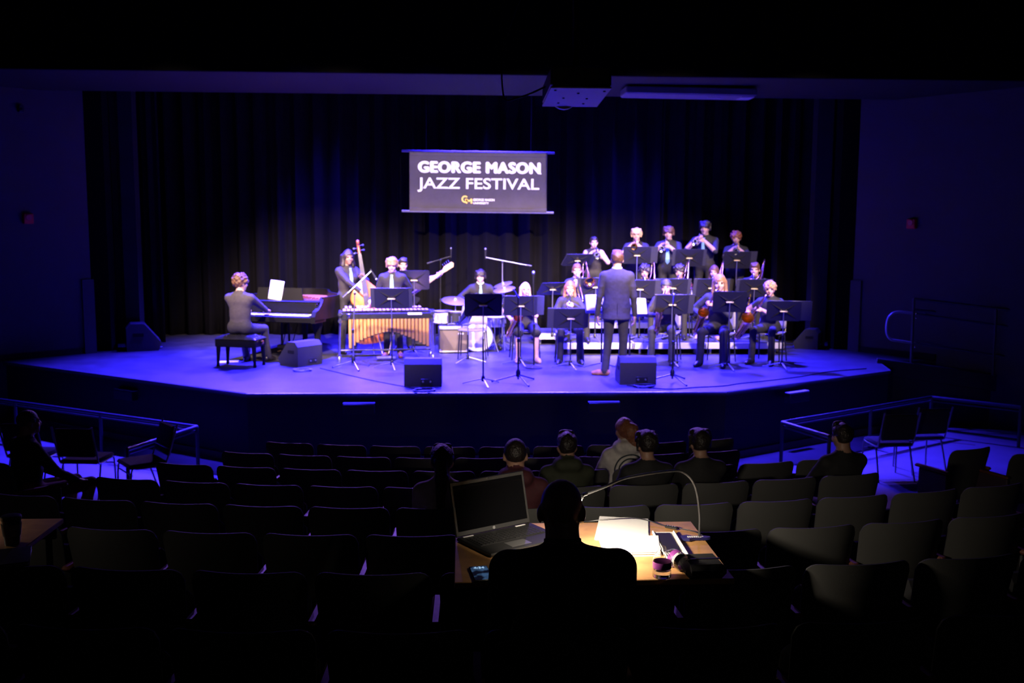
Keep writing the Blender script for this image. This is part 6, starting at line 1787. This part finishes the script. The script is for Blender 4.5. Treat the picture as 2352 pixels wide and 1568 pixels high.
# white open sleeve holding a black tablet
p0, p1, p2, p3 = [PZ(u, v, TZ) for u, v in ((1503, 1228), (1543, 1226), (1590, 1302), (1545, 1309))]
o = (p0 + p2) / 2
ax = ((p2 + p3) / 2 - (p0 + p1) / 2); Lx = ax.length; rz = math.atan2(ax.y, ax.x) + PI / 2
EN = thing('glasses_case', 'white tray with black inlay lying beside the papers', 'tray', M=T(o.x, o.y, TZ) @ R(rz, 'Z'))
WX = (p1 - p0).length * 1.25
MB().box((0, 0, .006), (WX, Lx, .012), .005).build('tray', WHITE, EN)
for sx in (-1, 1): MB().box((sx * WX * .46, 0, .012), (.008, Lx, .012), .003).build('rim', WHITE, EN)
MB().box((-WX * .08, Lx * .15, .014), (WX * .66, Lx * .56, .006), .002).build('inlay', BLACK, EN)
# bottles
PET = mat('clear_plastic', (.96, .97, .98), .06, trans=1.0); PET.node_tree.nodes['Principled BSDF'].inputs['IOR'].default_value = 1.15
PURPLE = mat('label_purple', (.34, .06, .36), .4)
def bottle(label, M, cap=True):
    t = thing('water_bottle', label, 'bottle', M=M, group='water bottles')
    MB().lathe([(0, .002), (.026, .0), (.031, .008), (.031, .05), (.0295, .054), (.031, .058), (.031, .115), (.026, .14), (.013, .168), (.0125, .188), (.0115, .188), (.012, .168), (.025, .139), (.030, .115), (.030, .058), (.0285, .054), (.030, .050), (.030, .009), (.025, .003), (0, .004)], 24, cap=False).build('bottle', PET, t)
    MB().lathe([(.0314, .062), (.0318, .064), (.0318, .100), (.0314, .102)], 24, cap=False).build('label_band', PURPLE, t)
    if cap: MB().lathe([(.0128, .188), (.015, .176), (.015, .192), (.012, .194), (0, .194)], 16).build('cap', WHITE, t)
    MB().lathe([(0, .006), (.028, .007), (.0285, .048), (0, .048)], 20).build('water', mat('water', (.93, .95, .97), .02, trans=1.0), t)
    return t
bpz = PZ(1524, 1333, TZ)
bottle('clear water bottle with purple label standing at the front of the desk', T(bpz.x, bpz.y + .036, TZ) @ Matrix.Diagonal((1.2, 1.2, .68, 1)), cap=False)
bl_ = PZ(1574, 1296, TZ + .05)
bottle('clear water bottle with purple label lying on the white tray', T(bl_.x, bl_.y, TZ + .050) @ R(rad(24), 'Z') @ R(rad(-86), 'X') @ Matrix.Diagonal((1.15, 1.15, .72, 1)), cap=False)
# black block put in for the shade at the right front corner
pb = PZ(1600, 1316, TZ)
BG_ = thing('shade_block', 'black block standing in for shade on the front right corner of the desk', 'shade_block', M=T(pb.x + .02, pb.y + .0, TZ) @ R(rad(3), 'Z'))
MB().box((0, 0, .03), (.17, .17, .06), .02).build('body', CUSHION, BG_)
MB().box((0, 0, .061), (.15, .012, .004), .001).build('block_strip', BLKMETAL, BG_)
# clip lamp: clamp at the right edge, gooseneck arching left to a small head over the desk
def clip_lamp(label, base, neck, power, aim):
    t = thing('clip_lamp', label, 'lamp', base)
    B = Vector(base)
    NAVY = mat('clamp_navy', (.02, .02, .10), .4)
    cj = MB().prism([(-.065, -.022), (-.035, -.030), (-.01, -.014), (.045, -.016), (.065, -.006), (.065, .006), (.045, .016), (-.01, .014), (-.035, .030), (-.065, .022)], .004, .016).build('clamp_jaw', NAVY, t)
    MB().prism([(-.055, -.02), (.05, -.014), (.06, 0), (.05, .014), (-.055, .02)], -.05, -.038, M=T(.0, 0, 0) @ R(rad(0), 'Y')).build('lower_jaw', BLACK, t)
    MB().tube([(.02, 0, .01), (.02, 0, -.045)], .008, 8).build('hinge', BLKMETAL, t)
    P = [Vector(p) - B for p in neck]
    MB().tube(smooth_path(P, 8), .0055, 8).build('gooseneck', mat('gooseneck', (.09, .09, .095), .35, .6), t)
    e_ = P[-1]; dr = (P[-1] - P[-2]).normalized()
    MB().tube([e_ - dr * .03, e_ - dr * .005], .0075, 10).build('collar', CHROME, t)
    hd = MB().box((0, 0, 0), (.17, .045, .022), .008, M=T(*(e_ + dr * .085)) @ R(math.atan2(dr.y, dr.x), 'Z') @ R(-math.asin(max(-1, min(1, dr.z))), 'Y')).build('lamp_head', BLACK, t)
    MB().box((0, 0, -.012), (.15, .034, .003), .001, M=T(*(e_ + dr * .085)) @ R(math.atan2(dr.y, dr.x), 'Z') @ R(-math.asin(max(-1, min(1, dr.z))), 'Y')).build('led_strip', mat('led_lit', (1, .86, .66), emit=25.0), t)
    l = bpy.data.lights.new('lamp_light', 'AREA'); l.shape = 'RECTANGLE'; l.size = .15; l.size_y = .035; l.energy = power; l.color = (1.0, .85, .66); l.spread = rad(130)
    lo = bpy.data.objects.new('lamp_light', l); COL.objects.link(lo); lp = B + e_ + dr * .085 + Vector((0, 0, -.017))
    lo.location = lp; lo.rotation_euler = (Vector(aim) - lp).to_track_quat('-Z', 'Y').to_euler()
    lo.parent = t; lo.matrix_parent_inverse = t.matrix_world.inverted() if False else Matrix.Translation(-B)
    return t, cj
bc_ = PZ(1598, 1240, TZ)
nk = [Vector((bc_.x + .015, bc_.y, TZ + .01)), PY(1607, 1180, bc_.y - .0), PY(1597, 1118, bc_.y - .02), PY(1572, 1086, bc_.y - .02), PY(1535, 1082, bc_.y - .06), PY(1440, 1097, bc_.y - .20), PY(1388, 1118, bc_.y - .30), PY(1335, 1138, bc_.y - .38)]
CL, cj = clip_lamp('black gooseneck clip lamp arching over the desk behind the seated person', (bc_.x, bc_.y, TZ), nk, 13.0, (.64, 4.32, TZ))
for r_ in range(2):
    for k in range(7 + r_):
        MB().box((-.036 + .0095 * k, -.006 + .0085 * r_, .0168), (.006, .006, .0012)).build('printed_mark', WHITE, cj)
# lamp cable with inline switch
cbp = smooth_path([PZ(1622, 1236, TZ + .004), PZ(1600, 1222, TZ + .004), PZ(1560, 1213, TZ + .006), PZ(1525, 1207, TZ + .006), PZ(1485, 1194, TZ + .016), PZ(1440, 1188, TZ + .03), PZ(1360, 1196, TZ + .004), PZ(1330, 1200, TZ + .004)], 6)
CB = thing('lamp_cable', 'thin black lamp cable with inline switch across the papers', 'cable', tuple(cbp[0]))
MB().tube([p - cbp[0] for p in cbp], .0028, 6).build('wire', BLACK, CB)
sw0 = PZ(1528, 1208, TZ + .010); sw1 = PZ(1556, 1213, TZ + .010); sd_ = sw1 - sw0
sw = MB().box((0, 0, 0), (sd_.length, .018, .012), .003, M=T(*((sw0 + sw1) / 2 - cbp[0])) @ R(math.atan2(sd_.y, sd_.x), 'Z')).build('inline_switch', BLKMETAL, CB)
for k in range(4):
    MB().box((0, 0, 0), (.006, .005, .002), .0005, M=T(*(sw0.lerp(sw1, .2 + .2 * k) - cbp[0] + Vector((0, 0, .007)))) @ R(math.atan2(sd_.y, sd_.x), 'Z')).build('button', STEEL, sw)
# small white object by the man's left arm
p = PZ(1146, 1299, TZ)
ER = MB().lathe([(0, 0), (.016, 0), (.017, .006), (.012, .012), (0, .013)], 14).build('bottle_cap', WHITE); ER.location = (p.x, p.y, TZ)
tag(ER, 'small white bottle cap by the left arm of the person at the desk', 'cap')

# ------------------------------------------------------------------ second desk at the left picture edge
a_ = PZ(146, 1190, TZ); b_2 = PZ(60, 1254, TZ)
D2 = thing('desk', 'dim tan wooden desk cut by the left picture edge', 'desk', (a_.x - .5, b_2.y, 0))
dd = a_.y - b_2.y + .30
MB().box((0, dd / 2 - .30, TZ - .012), (1.0, dd, .024), .003).build('top', TABLEWOOD, D2)
MB().box((0, dd - .32, TZ - .06), (.94, .02, .07), .003).build('apron', FLATBLACK, D2)
for sx in (-1, 1):
    for yy in (-.25, dd - .36):
        zf = row_z(6) if b_2.y + yy < row_y(6) + .75 else row_z(5)
        MB().tube([(sx * .45, yy, TZ - .03), (sx * .45, yy, zf)], .016, 8).build('leg', BLKMETAL, D2)
p = PZ(24, 1252, TZ)
CP = thing('coffee_cup', 'dark paper coffee cup with lid on the left desk', 'cup', (p.x, p.y + .02, TZ))
MB().lathe([(0, 0), (.031, 0), (.041, .115)], 24).build('cup', mat('cup_dark', (.05, .05, .055), .35), CP)
MB().lathe([(.043, .112), (.044, .118), (.042, .128), (.036, .131), (0, .130)], 24).build('lid', BLACK, CP)
MB().lathe([(.0365, .04), (.0425, .095), (.0405, .095), (.0345, .04)], 24, cap=False).build('sleeve', mat('cup_sleeve', (.10, .09, .09), .8), CP)
p = PZ(20, 1290, TZ)
FL = thing('binder', 'dark binder lying at the front of the left desk', 'binder', M=T(p.x - .05, p.y + .0, TZ) @ R(.35, 'Z'))
MB().box((0, 0, .004), (.26, .22, .006), .002).build('cover', FOLDER, FL); MB().box((0, 0, .011), (.25, .21, .008), .001).build('pages', mat('pages_grey', (.2, .2, .2), .7), FL); MB().box((0, 0, .018), (.26, .22, .006), .002).build('cover', FOLDER, FL)
lx = a_.x - .95
nk2 = [Vector((lx, a_.y - .05, TZ)), Vector((lx - .03, a_.y - .05, TZ + .2)), Vector((lx + .02, a_.y - .06, TZ + .33)), Vector((lx + .14, a_.y - .10, TZ + .34)), Vector((lx + .25, a_.y - .14, TZ + .27))]
clip_lamp('black gooseneck clip lamp on the left desk just outside the picture', nk2[0], nk2, .5, (lx + .5, a_.y - .15, TZ))
